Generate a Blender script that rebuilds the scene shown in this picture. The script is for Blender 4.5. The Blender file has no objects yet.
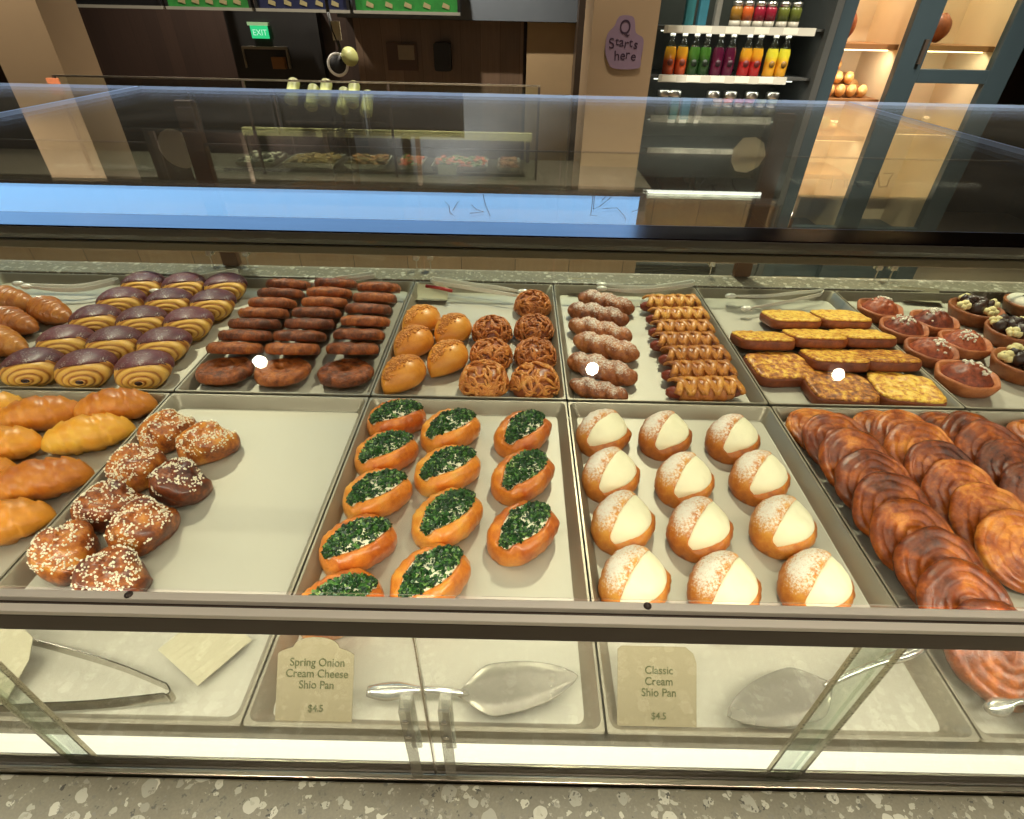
import bpy, bmesh, math, random
from mathutils import Vector, Matrix, Euler, noise as mnoise
random.seed(7)
C = bpy.context.scene.collection
PI = math.pi
R = math.radians
# ------------------------------------------------------------------ camera
F_PX = 540.0; PITCH = R(36.35); ROLL = R(1.25); CZ = 1.565
cam = bpy.data.cameras.new('camera'); camo = bpy.data.objects.new('camera', cam); C.objects.link(camo)
cam.sensor_fit = 'HORIZONTAL'; cam.sensor_width = 36; cam.lens = 36 * F_PX / 1024; cam.clip_start = .02; cam.clip_end = 50
camo.matrix_world = Matrix.Translation((0, 0, CZ)) @ Matrix.Rotation(PI/2 - PITCH, 4, 'X') @ Matrix.Rotation(ROLL, 4, 'Z')
bpy.context.scene.camera = camo

def ray(x, y):
    u = (x - 512) / F_PX; v = -(y - 409.5) / F_PX
    c, s = math.cos(ROLL), math.sin(ROLL)
    u, v = c*u - s*v, s*u + c*v
    return Vector((u, math.cos(PITCH) + v*math.sin(PITCH), -math.sin(PITCH) + v*math.cos(PITCH)))
def atz(x, y, z):
    d = ray(x, y); t = (z - CZ)/d.z; return Vector((d.x*t, d.y*t, z))
def aty(x, y, Y):
    d = ray(x, y); t = Y/d.y; return Vector((d.x*t, Y, CZ + d.z*t))

# ------------------------------------------------------------------ mesh helpers
def nz(p, s, seed=0):
    return mnoise.noise(Vector((p[0]*s + seed*7.31, p[1]*s - seed*3.7, p[2]*s + seed*1.9)))
class MB:
    def __init__(self): self.v = []; self.f = []; self.mi = []; self.cur = 0
    def add(self, vs, fs):
        b = len(self.v); self.v += [tuple(p) for p in vs]
        self.f += [tuple(b+i for i in f) for f in fs]; self.mi += [self.cur]*len(fs)
    def box(self, x0, x1, y0, y1, z0, z1, M=None):
        vs = [Vector(p) for p in ((x0,y0,z0),(x1,y0,z0),(x1,y1,z0),(x0,y1,z0),(x0,y0,z1),(x1,y0,z1),(x1,y1,z1),(x0,y1,z1))]
        if M is not None: vs = [M @ p for p in vs]
        self.add(vs, [(3,2,1,0),(4,5,6,7),(0,1,5,4),(1,2,6,5),(2,3,7,6),(3,0,4,7)])
        return self
    def loft(self, rings, closed=True, cap0=True, cap1=True):
        n = len(rings[0]); vs = [p for r in rings for p in r]; fs = []
        m = n if closed else n-1
        for i in range(len(rings)-1):
            for j in range(m):
                k = (j+1) % n
                fs.append((i*n+j, i*n+k, (i+1)*n+k, (i+1)*n+j))
        if closed:
            if cap0:
                c = sum((Vector(p) for p in rings[0]), Vector())/n; vs.append(tuple(c)); q = len(vs)-1
                fs += [(q, (j+1) % n, j) for j in range(n)]
            if cap1:
                c = sum((Vector(p) for p in rings[-1]), Vector())/n; vs.append(tuple(c)); q = len(vs)-1; b = (len(rings)-1)*n
                fs += [(q, b+j, b+(j+1) % n) for j in range(n)]
        self.add(vs, fs); return self
    def tube(self, path, r, n=8, flat=1.0, cap=True):
        path = [Vector(p) for p in path]; rings = []
        up0 = Vector((0, 0, 1))
        for i, p in enumerate(path):
            a = path[max(i-1, 0)]; b = path[min(i+1, len(path)-1)]
            t = (b-a).normalized()
            up = up0 if abs(t.dot(up0)) < .97 else Vector((0, 1, 0))
            s = t.cross(up).normalized(); u = s.cross(t).normalized()
            rr = r[i] if isinstance(r, (list, tuple)) else r
            rings.append([p + s*math.cos(2*PI*k/n)*rr + u*math.sin(2*PI*k/n)*rr*flat for k in range(n)])
        return self.loft(rings, True, cap, cap)
    def ribbon(self, path, w, t, up=(0, 0, 1)):
        path = [Vector(p) for p in path]; rings = []; up = Vector(up)
        for i, p in enumerate(path):
            a = path[max(i-1, 0)]; b = path[min(i+1, len(path)-1)]
            d = (b-a).normalized(); s = d.cross(up).normalized(); u = s.cross(d).normalized()
            ww = w[i] if isinstance(w, (list, tuple)) else w
            rings.append([p + s*t/2 + u*ww/2, p - s*t/2 + u*ww/2, p - s*t/2 - u*ww/2, p + s*t/2 - u*ww/2])
        return self.loft(rings)
    def lathe(self, prof, n=24, c=(0, 0, 0), M=None, fn=None):
        rings = []
        for r, z in prof:
            ring = []
            for k in range(n):
                a = 2*PI*k/n
                rr = r*(fn(a) if fn else 1)
                p = Vector((c[0]+rr*math.cos(a), c[1]+rr*math.sin(a), c[2]+z))
                ring.append(M @ p if M is not None else p)
            rings.append(ring)
        return self.loft(rings)
    def prism(self, poly, z0, z1, M=None):
        n = len(poly)
        a = [Vector((x, y, z0)) for x, y in poly]; b = [Vector((x, y, z1)) for x, y in poly]
        vs = a+b
        if M is not None: vs = [M @ p for p in vs]
        fs = [tuple(range(n-1, -1, -1)), tuple(range(n, 2*n))] + [(i, (i+1) % n, n+(i+1) % n, n+i) for i in range(n)]
        self.add(vs, fs); return self
    def blob(self, c, r, seed=0, rough=.25, n=6, m=5, sq=(1, 1, 1)):
        rings = []; c = Vector(c)
        for i in range(1, m):
            ph = PI*i/m - PI/2
            ring = []
            for k in range(n):
                a = 2*PI*k/n + seed
                d = Vector((math.cos(a)*math.cos(ph)*sq[0], math.sin(a)*math.cos(ph)*sq[1], math.sin(ph)*sq[2]))
                ring.append(c + d*r*(1 + rough*nz(d*1.3, 1.0, seed)))
            rings.append(ring)
        return self.loft(rings)
    def build(self, name, mats, parent=None, smooth=True, bevel=0, auto=None, sub=0):
        me = bpy.data.meshes.new(name); me.from_pydata(self.v, [], self.f)
        if not isinstance(mats, (list, tuple)): mats = [mats]
        for m in mats: me.materials.append(m)
        bm = bmesh.new(); bm.from_mesh(me); bmesh.ops.recalc_face_normals(bm, faces=bm.faces); bm.to_mesh(me); bm.free()
        for p, mi in zip(me.polygons, self.mi): p.material_index = min(mi, len(mats)-1); p.use_smooth = smooth
        if auto is not None and smooth: me.set_sharp_from_angle(angle=R(auto))
        o = bpy.data.objects.new(name, me); C.objects.link(o)
        if parent is not None: o.parent = parent
        if bevel:
            b = o.modifiers.new('bevel', 'BEVEL'); b.width = bevel; b.segments = 2; b.limit_method = 'ANGLE'
        if sub:
            s = o.modifiers.new('sub', 'SUBSURF'); s.levels = sub; s.render_levels = sub
        return o
def hard(mb, name, mat, parent=None, bevel=0): return mb.build(name, mat, parent, smooth=False, bevel=bevel)
def box(name, mat, x0, x1, y0, y1, z0, z1, parent=None, bevel=0, M=None):
    return hard(MB().box(x0, x1, y0, y1, z0, z1, M), name, mat, parent, bevel)
def tag(o, label=None, cat=None, group=None, kind=None):
    if label: o['label'] = label
    if cat: o['category'] = cat
    if group: o['group'] = group
    if kind: o['kind'] = kind
    return o
def thing(name, label, cat, loc=(0, 0, 0), group=None):
    o = bpy.data.objects.new(name, None); C.objects.link(o); o.location = loc; o.empty_display_size = .05
    return tag(o, label, cat, group)
def struct(o): o['kind'] = 'structure'; return o
def dup(root, M, label, group):
    r = root.copy(); C.objects.link(r); r.matrix_world = M; r['label'] = label; r['group'] = group
    for ch in list(root.children):
        c = ch.copy(); C.objects.link(c); c.parent = r; c.matrix_parent_inverse = Matrix()
    return r
def text_mesh(name, body, size, mat, M, parent=None, align='CENTER', extrude=.0003, sx=1.0, bold=0.0, spacing=1.0):
    cu = bpy.data.curves.new('lettering', 'FONT'); cu.body = body; cu.size = size; cu.align_x = align; cu.align_y = 'CENTER'
    cu.extrude = extrude; cu.offset = bold; cu.space_line = spacing
    to = bpy.data.objects.new('lettering_tmp', cu); C.objects.link(to)
    dg = bpy.context.evaluated_depsgraph_get(); me = bpy.data.meshes.new_from_object(to.evaluated_get(dg))
    bpy.data.objects.remove(to)
    me.transform(M @ Matrix.Diagonal((sx, 1, 1, 1))); me.materials.clear(); me.materials.append(mat)
    o = bpy.data.objects.new(name, me); C.objects.link(o)
    if parent is not None: o.parent = parent
    return o

# ------------------------------------------------------------------ materials
def lin(c):
    return tuple(((v/255)/12.92 if v/255 <= .04045 else ((v/255+.055)/1.055)**2.4) for v in c) + (1.0,)
class N:
    def __init__(self, name):
        self.m = bpy.data.materials.new(name); self.m.use_nodes = True; self.t = self.m.node_tree
        self.t.nodes.clear(); self.out = self.n('ShaderNodeOutputMaterial')
    def n(self, t, **kw):
        x = self.t.nodes.new(t)
        for k, v in kw.items(): setattr(x, k, v)
        return x
    def l(self, a, b): self.t.links.new(a, b)
    def noise(self, vec, scale, detail=3, rough=.55):
        x = self.n('ShaderNodeTexNoise'); x.inputs['Scale'].default_value = scale; x.inputs['Detail'].default_value = detail; x.inputs['Roughness'].default_value = rough
        self.l(vec, x.inputs['Vector']); return x.outputs['Fac']
    def coord(self): return self.n('ShaderNodeTexCoord').outputs['Object']
    def ramp(self, fac, stops):
        r = self.n('ShaderNodeValToRGB'); e = r.color_ramp.elements
        while len(e) < len(stops): e.new(.5)
        for i, (p, c) in enumerate(stops): e[i].position = p; e[i].color = lin(c) if len(c) == 3 else c
        self.l(fac, r.inputs['Fac']); return r.outputs['Color']
    def math(self, op, a, b=None, clamp=False):
        m = self.n('ShaderNodeMath', operation=op, use_clamp=clamp)
        for i, v in enumerate((a, b)):
            if v is None: continue
            if isinstance(v, (int, float)): m.inputs[i].default_value = v
            else: self.l(v, m.inputs[i])
        return m.outputs[0]
    def mix(self, fac, a, b):
        m = self.n('ShaderNodeMix', data_type='RGBA')
        if isinstance(fac, (int, float)): m.inputs[0].default_value = fac
        else: self.l(fac, m.inputs[0])
        for i, v in ((6, a), (7, b)):
            if isinstance(v, tuple): m.inputs[i].default_value = v
            else: self.l(v, m.inputs[i])
        return m.outputs[2]
    def pbr(self, base, rough=.5, metal=0, bump=None, bstr=.2, bdist=.002, coat=0, spec=.5, sss=0):
        p = self.n('ShaderNodeBsdfPrincipled')
        if isinstance(base, tuple): p.inputs['Base Color'].default_value = base
        else: self.l(base, p.inputs['Base Color'])
        if isinstance(rough, (int, float)): p.inputs['Roughness'].default_value = rough
        else: self.l(rough, p.inputs['Roughness'])
        p.inputs['Metallic'].default_value = metal; p.inputs['Specular IOR Level'].default_value = spec
        p.inputs['Coat Weight'].default_value = coat; p.inputs['Coat Roughness'].default_value = .25
        if bump is not None:
            b = self.n('ShaderNodeBump'); b.inputs['Strength'].default_value = bstr; b.inputs['Distance'].default_value = bdist
            self.l(bump, b.inputs['Height']); self.l(b.outputs[0], p.inputs['Normal'])
        self.l(p.outputs[0], self.out.inputs['Surface']); self.p = p; return self.m
def plain(name, c, rough=.5, metal=0, spec=.5, var=.08, scale=8):
    q = N(name); f = q.noise(q.coord(), scale, 3)
    a = tuple(v*(1-var) for v in lin(c)[:3])+(1,); b = tuple(min(1, v*(1+var)) for v in lin(c)[:3])+(1,)
    return q.pbr(q.mix(f, a, b), rough, metal, spec=spec)
def crust(name, stops, scale=45, rough=.4, coat=.15, bump=180, bstr=.25, zw=.0, zlo=0, zhi=.06, var=.18, dust=None, bdist=.0015):
    """baked dough: colour from noise and height (browner top), a little different on every piece"""
    q = N(name); co = q.coord(); f = q.math('ADD', q.math('MULTIPLY', q.noise(co, scale, 4, .6), .68), q.math('MULTIPLY', q.noise(co, scale*4.7, 4, .7), .32))
    sep = q.n('ShaderNodeSeparateXYZ'); q.l(co, sep.inputs[0])
    if zw:
        mr = q.n('ShaderNodeMapRange'); mr.inputs[1].default_value = zlo; mr.inputs[2].default_value = zhi; q.l(sep.outputs[2], mr.inputs[0])
        g = q.math('MULTIPLY', q.math('SUBTRACT', mr.outputs[0], .5), zw)
        f = q.math('SUBTRACT', f, g, True)
    oi = q.n('ShaderNodeObjectInfo')
    f = q.math('ADD', f, q.math('MULTIPLY', q.math('SUBTRACT', oi.outputs['Random'], .5), var), True)
    col = q.ramp(f, stops)
    rr = rough
    if dust:
        d = dust(q, co, sep); col = q.mix(d, col, lin((244, 236, 220))); rr = q.math('ADD', q.math('MULTIPLY', d, .45), rough)
    b = q.noise(co, bump, 4, .65)
    return q.pbr(col, rr, 0, b, bstr, bdist, coat)
def steel(name, c, rough=.3, aniso=(1, 60, 60), var=.12, metal=1.0):
    q = N(name); mp = q.n('ShaderNodeMapping'); mp.inputs['Scale'].default_value = aniso; q.l(q.coord(), mp.inputs[0])
    f = q.noise(mp.outputs[0], 12, 3)
    a = tuple(v*(1-var) for v in lin(c)[:3])+(1,); b = lin(c)
    return q.pbr(q.mix(f, a, b), q.math('ADD', q.math('MULTIPLY', f, .15), rough-.07), metal)
def emit(name, c, s):
    q = N(name); e = q.n('ShaderNodeEmission'); e.inputs[0].default_value = lin(c); e.inputs[1].default_value = s
    q.l(e.outputs[0], q.out.inputs['Surface']); return q.m
def glass(name, tint=(246, 250, 246), rough=.0, haze=0.0):
    q = N(name); g = q.n('ShaderNodeNewGeometry')
    fr = q.n('ShaderNodeFresnel')
    mr = q.n('ShaderNodeMapRange'); mr.inputs[3].default_value = 1.5; mr.inputs[4].default_value = 1/1.5
    q.l(g.outputs['Backfacing'], mr.inputs[0]); q.l(mr.outputs[0], fr.inputs['IOR'])
    tr = q.n('ShaderNodeBsdfTransparent'); tr.inputs[0].default_value = lin(tint)
    gl = q.n('ShaderNodeBsdfGlossy'); gl.inputs['Roughness'].default_value = rough
    mx = q.n('ShaderNodeMixShader'); q.l(fr.outputs[0], mx.inputs[0]); q.l(tr.outputs[0], mx.inputs[1]); q.l(gl.outputs[0], mx.inputs[2])
    last = mx.outputs[0]
    if haze:
        df = q.n('ShaderNodeBsdfDiffuse'); df.inputs[0].default_value = lin((190, 185, 170))  # pale diffuse veil: haze painted into the glass
        f = q.noise(q.coord(), 9, 4); f = q.math('MULTIPLY', f, haze)
        m2 = q.n('ShaderNodeMixShader'); q.l(f, m2.inputs[0]); q.l(last, m2.inputs[1]); q.l(df.outputs[0], m2.inputs[2]); last = m2.outputs[0]
    q.l(last, q.out.inputs['Surface']); return q.m

M_tray = steel('tray_floor_lit', (192, 185, 168), .48, (40, 1, 40), .06, .4)  # floor toned lighter than the walls, LED reflection put into the colour
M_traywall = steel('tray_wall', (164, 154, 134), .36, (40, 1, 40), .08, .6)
M_steel = steel('brushed_steel', (190, 178, 158), .28, (1, 80, 80))
M_rail = steel('rail_steel', (250, 242, 222), .32, (1, 90, 90), .06, .15)
M_dark = steel('dark_bronze_steel', (84, 72, 62), .36, (1, 70, 70), .12, .35)
M_deck = steel('deck_steel', (168, 160, 142), .35, (1, 50, 50))
M_chrome = steel('polished_steel', (225, 220, 208), .22, (30, 30, 30), .05, .8)
M_post = plain('bronze_post', (98, 72, 52), .4, .3)
M_glass = glass('clear_glass'); M_glass_top = glass('roof_glass', (236, 238, 234), .0, .04)
def frosted():
    q = N('polished_glass_edge'); a = q.n('ShaderNodeBsdfTranslucent'); a.inputs[0].default_value = lin((170, 200, 250)); b = q.n('ShaderNodeBsdfDiffuse'); b.inputs[0].default_value = lin((170, 180, 200))
    m = q.n('ShaderNodeMixShader'); m.inputs[0].default_value = .15; q.l(a.outputs[0], m.inputs[1]); q.l(b.outputs[0], m.inputs[2]); q.l(m.outputs[0], q.out.inputs['Surface']); return q.m
M_edge = frosted()
M_acryl = glass('clear_acrylic', (244, 243, 238), .06, .55)
M_card = plain('card_paper_shaded', (152, 138, 108), .7, var=.03); M_card2 = plain('card_back_paper', (178, 168, 138), .7, var=.03)  # lettered card toned down, the shade on it put into its colour
M_ink = plain('green_ink', (84, 86, 48), .7); M_black = plain('matte_black', (16, 15, 15), .55)
M_sticker = plain('sticker_white', (238, 230, 206), .7, var=.02)
M_led = emit('led_strip', (255, 243, 218), 2.2)
M_spot = emit('spot_lens', (255, 240, 215), 60)

def terrazzo():
    q = N('terrazzo'); co = q.coord()
    base = q.mix(q.noise(co, 30, 5), lin((124, 114, 94)), lin((158, 147, 122)))
    fine = q.noise(co, 420, 3); base = q.mix(q.math('MULTIPLY', fine, .5), base, lin((80, 74, 64)))
    col = base
    for sc, th, rnd, c0, c1 in ((46, .36, .55, (206, 198, 178), (164, 156, 138)), (95, .36, .56, (200, 192, 170), (156, 148, 130)), (200, .40, .66, (170, 160, 140), (70, 64, 54))):
        wn = q.n('ShaderNodeTexNoise'); wn.inputs['Scale'].default_value = sc*1.3; q.l(co, wn.inputs['Vector'])
        va = q.n('ShaderNodeVectorMath', operation='MULTIPLY_ADD'); va.inputs[1].default_value = (.012, .012, .012); q.l(wn.outputs['Color'], va.inputs[0]); q.l(co, va.inputs[2])
        vo = q.n('ShaderNodeTexVoronoi'); vo.inputs['Scale'].default_value = sc; q.l(va.outputs[0], vo.inputs['Vector'])
        sp = q.n('ShaderNodeSeparateColor'); q.l(vo.outputs['Color'], sp.inputs[0])
        pick = q.math('GREATER_THAN', sp.outputs[0], rnd); near = q.math('LESS_THAN', vo.outputs['Distance'], th)
        col = q.mix(q.math('MULTIPLY', pick, near), col, q.mix(sp.outputs[1], lin(c0), lin(c1)))
    return q.pbr(col, .38)
M_terr = terrazzo()

# crusts
M_bun = crust('shio_pan_crust', [(.28, (242, 178, 74)), (.48, (224, 136, 48)), (.66, (188, 94, 33)), (.84, (138, 58, 22))], 22, .3, .2, zw=-.12, zlo=0, zhi=.05, bstr=.15)
M_cheese = plain('cream_cheese', (246, 236, 206), .55, var=.06, scale=60)
def flakes():
    q = N('spring_onion'); g = q.n('ShaderNodeNewGeometry')
    c = q.ramp(g.outputs['Random Per Island'], [(0, (12, 36, 14)), (.4, (22, 58, 22)), (.7, (40, 86, 30)), (.9, (78, 124, 48)), (1, (150, 176, 100))])
    return q.pbr(c, .4, coat=.15)
M_onion = flakes()
def powder(thr, scale=260, axis=None, zmin=.028):
    def fn(q, co, sep):
        f = q.noise(co, scale, 5, .75); big = q.noise(co, 40, 2)
        zr = q.n('ShaderNodeMapRange'); zr.inputs[1].default_value = zmin; zr.inputs[2].default_value = zmin+.02; q.l(sep.outputs[2], zr.inputs[0])
        s = q.math('ADD', f, q.math('MULTIPLY', big, .35)); s = q.math('ADD', s, q.math('MULTIPLY', zr.outputs[0], .34))
        if axis is not None:
            ar = q.n('ShaderNodeMapRange'); ar.inputs[1].default_value = -.01; ar.inputs[2].default_value = .02; q.l(sep.outputs[axis], ar.inputs[0])
            s = q.math('SUBTRACT', s, q.math('MULTIPLY', q.math('SUBTRACT', 1.0, ar.outputs[0]), .25))
        mr = q.n('ShaderNodeMapRange'); mr.inputs[1].default_value = thr; mr.inputs[2].default_value = thr+.20; q.l(s, mr.inputs[0])
        return q.math('MULTIPLY', mr.outputs[0], .9)
    return fn
M_bun2 = crust('dusted_bun_crust', [(.25, (228, 160, 66)), (.48, (196, 114, 40)), (.7, (140, 68, 24))], 28, .42, .08, zw=.2, zlo=0, zhi=.05, dust=powder(.81, 300, 1))
M_cream = plain('custard_cream', (244, 234, 196), .5, var=.04, scale=40)
M_kouign = crust('kouign_caramel', [(.34, (222, 138, 50)), (.44, (180, 92, 28)), (.54, (134, 60, 17)), (.68, (74, 30, 9))], 20, .22, .2, 150, .6, var=.16, bdist=.003)
M_ring = crust('ring_pastry_crust', [(.33, (206, 120, 52)), (.47, (156, 80, 31)), (.62, (86, 38, 15))], 50, .36, .1, 240, .9, var=.14, bdist=.004)
M_pearl_dough = crust('cinnamon_knot_crust', [(.32, (222, 148, 56)), (.44, (176, 96, 36)), (.55, (112, 52, 23)), (.7, (54, 23, 14))], 30, .34, .3, 150, .25)
M_pearl = plain('pearl_sugar', (246, 236, 208), .6, var=.05)
M_gold = crust('golden_roll_crust', [(.25, (246, 188, 66)), (.5, (230, 150, 44)), (.8, (184, 98, 30))], 14, .4, .12, 160, .15, zw=-.2, zlo=0, zhi=.06, var=.35)
M_cro = crust('croissant_crust', [(.2, (222, 156, 66)), (.5, (180, 106, 40)), (.8, (116, 58, 22))], 40, .4, .2, 150, .3)
M_glaze = crust('purple_chocolate_glaze', [(.3, (118, 60, 66)), (.55, (92, 44, 50)), (.8, (64, 28, 34))], 40, .45, .08, 200, .35,
                dust=lambda q, co, sep: q.math('MULTIPLY', q.math('GREATER_THAN', q.math('ADD', q.noise(co, 420, 2), q.math('MULTIPLY', q.noise(co, 45, 2), .6)), .97), .5))
M_crumbbun = crust('crumb_bun_crust', [(.25, (238, 170, 64)), (.5, (220, 140, 46)), (.8, (170, 92, 30))], 22, .42, .1, 160, .1)
M_crumb = crust('crumb_topping', [(.3, (238, 174, 84)), (.5, (210, 138, 58)), (.7, (160, 92, 36))], 120, .6, 0, 200, .3)
M_lat = crust('tangled_crust', [(.2, (206, 126, 50)), (.5, (150, 76, 32)), (.85, (84, 36, 18))], 50, .42, .2, 200, .4)
M_strand = crust('tangled_strands', [(.28, (240, 176, 88)), (.48, (206, 126, 56)), (.7, (138, 70, 32))], 60, .45, .15, 220, .3)
M_twist = crust('powdered_twist_crust', [(.28, (206, 132, 68)), (.48, (160, 88, 42)), (.7, (92, 44, 22))], 60, .5, .05, 220, .7, dust=powder(.93, 240, None, .02))
M_saus = plain('sausage_skin', (132, 54, 30), .32, var=.15, scale=30)
M_braid = crust('braided_crust', [(.28, (240, 186, 88)), (.48, (206, 134, 54)), (.7, (140, 74, 30))], 60, .4, .12, 200, .3)
M_braidcore = crust('braid_core', [(.28, (216, 140, 66)), (.5, (176, 100, 44)), (.75, (116, 58, 28))], 50, .45, .08)
M_toastside = crust('toast_crust', [(.2, (170, 88, 36)), (.5, (122, 56, 22)), (.85, (66, 28, 14))], 50, .5, .1, 200, .4)
M_toasttop = crust('melted_cheese', [(.33, (255, 224, 112)), (.47, (246, 194, 74)), (.56, (198, 120, 42)), (.68, (104, 50, 20))], 75, .42, .12, 220, .5)
M_dshell = crust('danish_shell', [(.28, (206, 126, 72)), (.5, (172, 96, 52)), (.75, (120, 60, 32))], 50, .5, .05, 200, .3)
M_berry = crust('red_berry_filling', [(.33, (190, 98, 54)), (.48, (150, 66, 34)), (.64, (96, 38, 20))], 90, .45, .08, 220, .6)
M_white = plain('icing_crumbs', (236, 226, 206), .8, var=.06, scale=60)
M_tshell = crust('tart_shell', [(.2, (190, 116, 60)), (.5, (152, 84, 42)), (.85, (100, 52, 26))], 60, .5, .1)
M_choc = crust('dark_chocolate', [(.2, (74, 44, 30)), (.5, (52, 30, 22)), (.85, (34, 18, 14))], 60, .4, .2)
M_dollop = plain('piped_cream', (238, 222, 160), .55, var=.05, scale=40)

# ------------------------------------------------------------------ pastry makers (origin at base centre, metres)
def catmull(pts, n, closed=True):
    out = []; m = len(pts)
    for i in range(m if closed else m-1):
        p0, p1, p2, p3 = [Vector(pts[(i+k) % m] if closed else pts[min(max(i+k, 0), m-1)]) for k in (-1, 0, 1, 2)]
        for j in range(n):
            t = j/n
            out.append(.5*((2*p1) + (p2-p0)*t + (2*p0-5*p1+4*p2-p3)*t*t + (3*p1-p0-3*p2+p3)*t**3))
    return out
def slot_bun(L, W, H, open_sec, dome_sec, fill_sec, seed, n_u=34, seg=.025, fill_end=.86, power=2.3, slot=(6, 12), xc=lambda z: -.22*max(0, z-.2), lens=.55):
    """dough oval along X with a slot; returns (bun MB, filling MB, top surface function)"""
    bun = MB(); fill = MB(); rings = []; fr = []
    sd = catmull(dome_sec, 3)
    def narrow(P, q, rng=None): return [(xc(z)+(x-xc(z))*(q if rng is None or rng[0] <= i <= rng[1] else 1), z) for i, (x, z) in enumerate(P)]
    lq = lambda u: max(.05, 1-(abs(u)/(fill_end+.04))**2.0)**lens
    for i in range(n_u+1):
        u = -math.cos(PI*i/n_u)*.995
        env = (1-abs(u)**power)**(1/power)
        env *= 1 - seg*((abs(u)*4.5) % 1.0)
        k = min(1, max(0, (fill_end-abs(u))/(.22 if fill_end < .95 else .08))); k = k*k*(3-2*k)
        ring = []
        so = catmull(narrow(open_sec, lq(u) if abs(u) < fill_end else .05, slot), 3)
        for a, b in zip(so, sd):
            v = b.lerp(a, k)
            x = u*L/2; y = v.x*W/2*env; z = v.y*H*(.18+.82*env) if v.y > .02 else 0
            p = Vector((x, y, z)); d = 1+.035*nz(p, 45, seed)
            ring.append(Vector((x, y*d, max(0, z*d))))
        rings.append(ring)
    bun.loft(rings)
    for i in range(n_u-3):
        sf = catmull(narrow(fill_sec, lq((-1+2*i/(n_u-4))*fill_end*.985)), 3)
        u = (-1+2*i/(n_u-4))*fill_end*.985
        env = (1-abs(u)**power)**(1/power); k = max(0, 1-(abs(u)/fill_end)**4)**.5
        ring = []
        for v in sf:
            x = u*L/2; y = v.x*W/2*env; z = v.y*H*(.18+.82*env)
            zb = .45*H*env
            z = zb + (z-zb)*(.55+.45*k)
            p = Vector((x, y, z)); ring.append(p + Vector((0, 0, 1))*.0022*nz(p, 120, seed+3))
        fr.append(ring)
    fill.loft(fr)
    return bun, fill
SH = lambda P, k: [(x - k*max(0, z-.25), z) for x, z in P]
ONION_OPEN = SH([(0, 0), (.6, 0), (.88, .05), (1, .3), (1.0, .58), (.9, .84), (.74, .97), (.58, .92), (.42, .66), (0, .55), (-.42, .66), (-.58, .94), (-.74, 1.0), (-.9, .86), (-1.0, .58), (-1, .3), (-.88, .05), (-.6, 0)], -.0)
ONION_OPEN = [(x-.22*max(0, z-.2), z) for x, z in ONION_OPEN]
ONION_DOME = [(x-.22*max(0, z-.2), z) for x, z in [(0, 0), (.6, 0), (.88, .05), (1, .3), (1.0, .56), (.9, .78), (.74, .9), (.58, .96), (.42, 1.0), (0, 1.03), (-.42, 1.0), (-.58, .97), (-.74, .91), (-.9, .8), (-1.0, .56), (-1, .3), (-.88, .05), (-.6, 0)]]
ONION_FILL = [(x-.22*max(0, z-.2), z) for x, z in [(0, .58), (.42, .7), (.6, .9), (.4, 1.02), (0, 1.07), (-.4, 1.03), (-.6, .92), (-.42, .7)]]
def mk_onion(seed):
    rnd = random.Random(seed)
    t = thing('spring_onion_bun', 'x', 'bread bun')
    L, W, H = .124, .098, .054
    b, f = slot_bun(L, W, H, ONION_OPEN, ONION_DOME, ONION_FILL, seed, seg=.055, fill_end=.92, lens=.6)
    b.build('bun', M_bun, t); f.build('cream_cheese', M_cheese, t)
    g = MB()
    for i in range(820):
        u = rnd.uniform(-.88, .88); env = (1-abs(u)**2.3)**(1/2.3)
        half = .60*max(0.02, 1-(abs(u)/.96)**2)**.6 * (.90+.25*nz((u*4, seed, 0), 1.5, seed))
        v = rnd.uniform(-1, 1)*half - .03
        zz = 1.075 - .10*(v/.5)**2
        x = u*L/2; y = (v-.22*(zz-.2))*W/2*env; z = H*(.18+.82*env)*zz + rnd.uniform(-.002, .004)
        s = rnd.uniform(.0018, .0036)
        M = Matrix.Translation((x, y, z)) @ Euler((rnd.uniform(-.9, .9), rnd.uniform(-.9, .9), rnd.uniform(0, 6.3))).to_matrix().to_4x4()
        g.box(-s, s, -s*.62, s*.62, -s*.26, s*.26, M)
    g.build('chopped_spring_onion', M_onion, t, smooth=False)['kind'] = 'stuff'
    return t
CR_OPEN = [(0, 0), (.6, 0), (.86, .03), (1.0, .18), (1.04, .36), (.98, .54), (.86, .62), (.66, .56), (.3, .55), (-.02, .8), (-.02, 1.0), (-.14, 1.08), (-.36, 1.06), (-.64, .94), (-.88, .7), (-1, .38), (-.9, .08), (-.6, 0)]
CR_DOME = [(0, 0), (.6, 0), (.86, .03), (1.0, .2), (1.02, .36), (.97, .56), (.84, .72), (.6, .88), (.35, .98), (.14, 1.03), (0, 1.05), (-.14, 1.06), (-.36, 1.04), (-.64, .92), (-.88, .68), (-1, .38), (-.9, .08), (-.6, 0)]
CR_FILL = [(.2, .5), (.6, .5), (.84, .56), (.86, .67), (.66, .83), (.35, .95), (.02, 1.04), (-.06, .95), (-.06, .7)]
def mk_cream(seed):
    t = thing('cream_bun', 'x', 'bread bun')
    b, f = slot_bun(.108, .094, .060, CR_OPEN, CR_DOME, CR_FILL, seed+20, seg=.055, fill_end=.97, power=2.4, slot=(6, 9), xc=lambda z: .0, lens=.42)
    for mb in (b, f): mb.v = [(x, -y, z) for x, y, z in mb.v]
    b.build('bun', M_bun2, t); f.build('cream_filling', M_cream, t)
    return t
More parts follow.
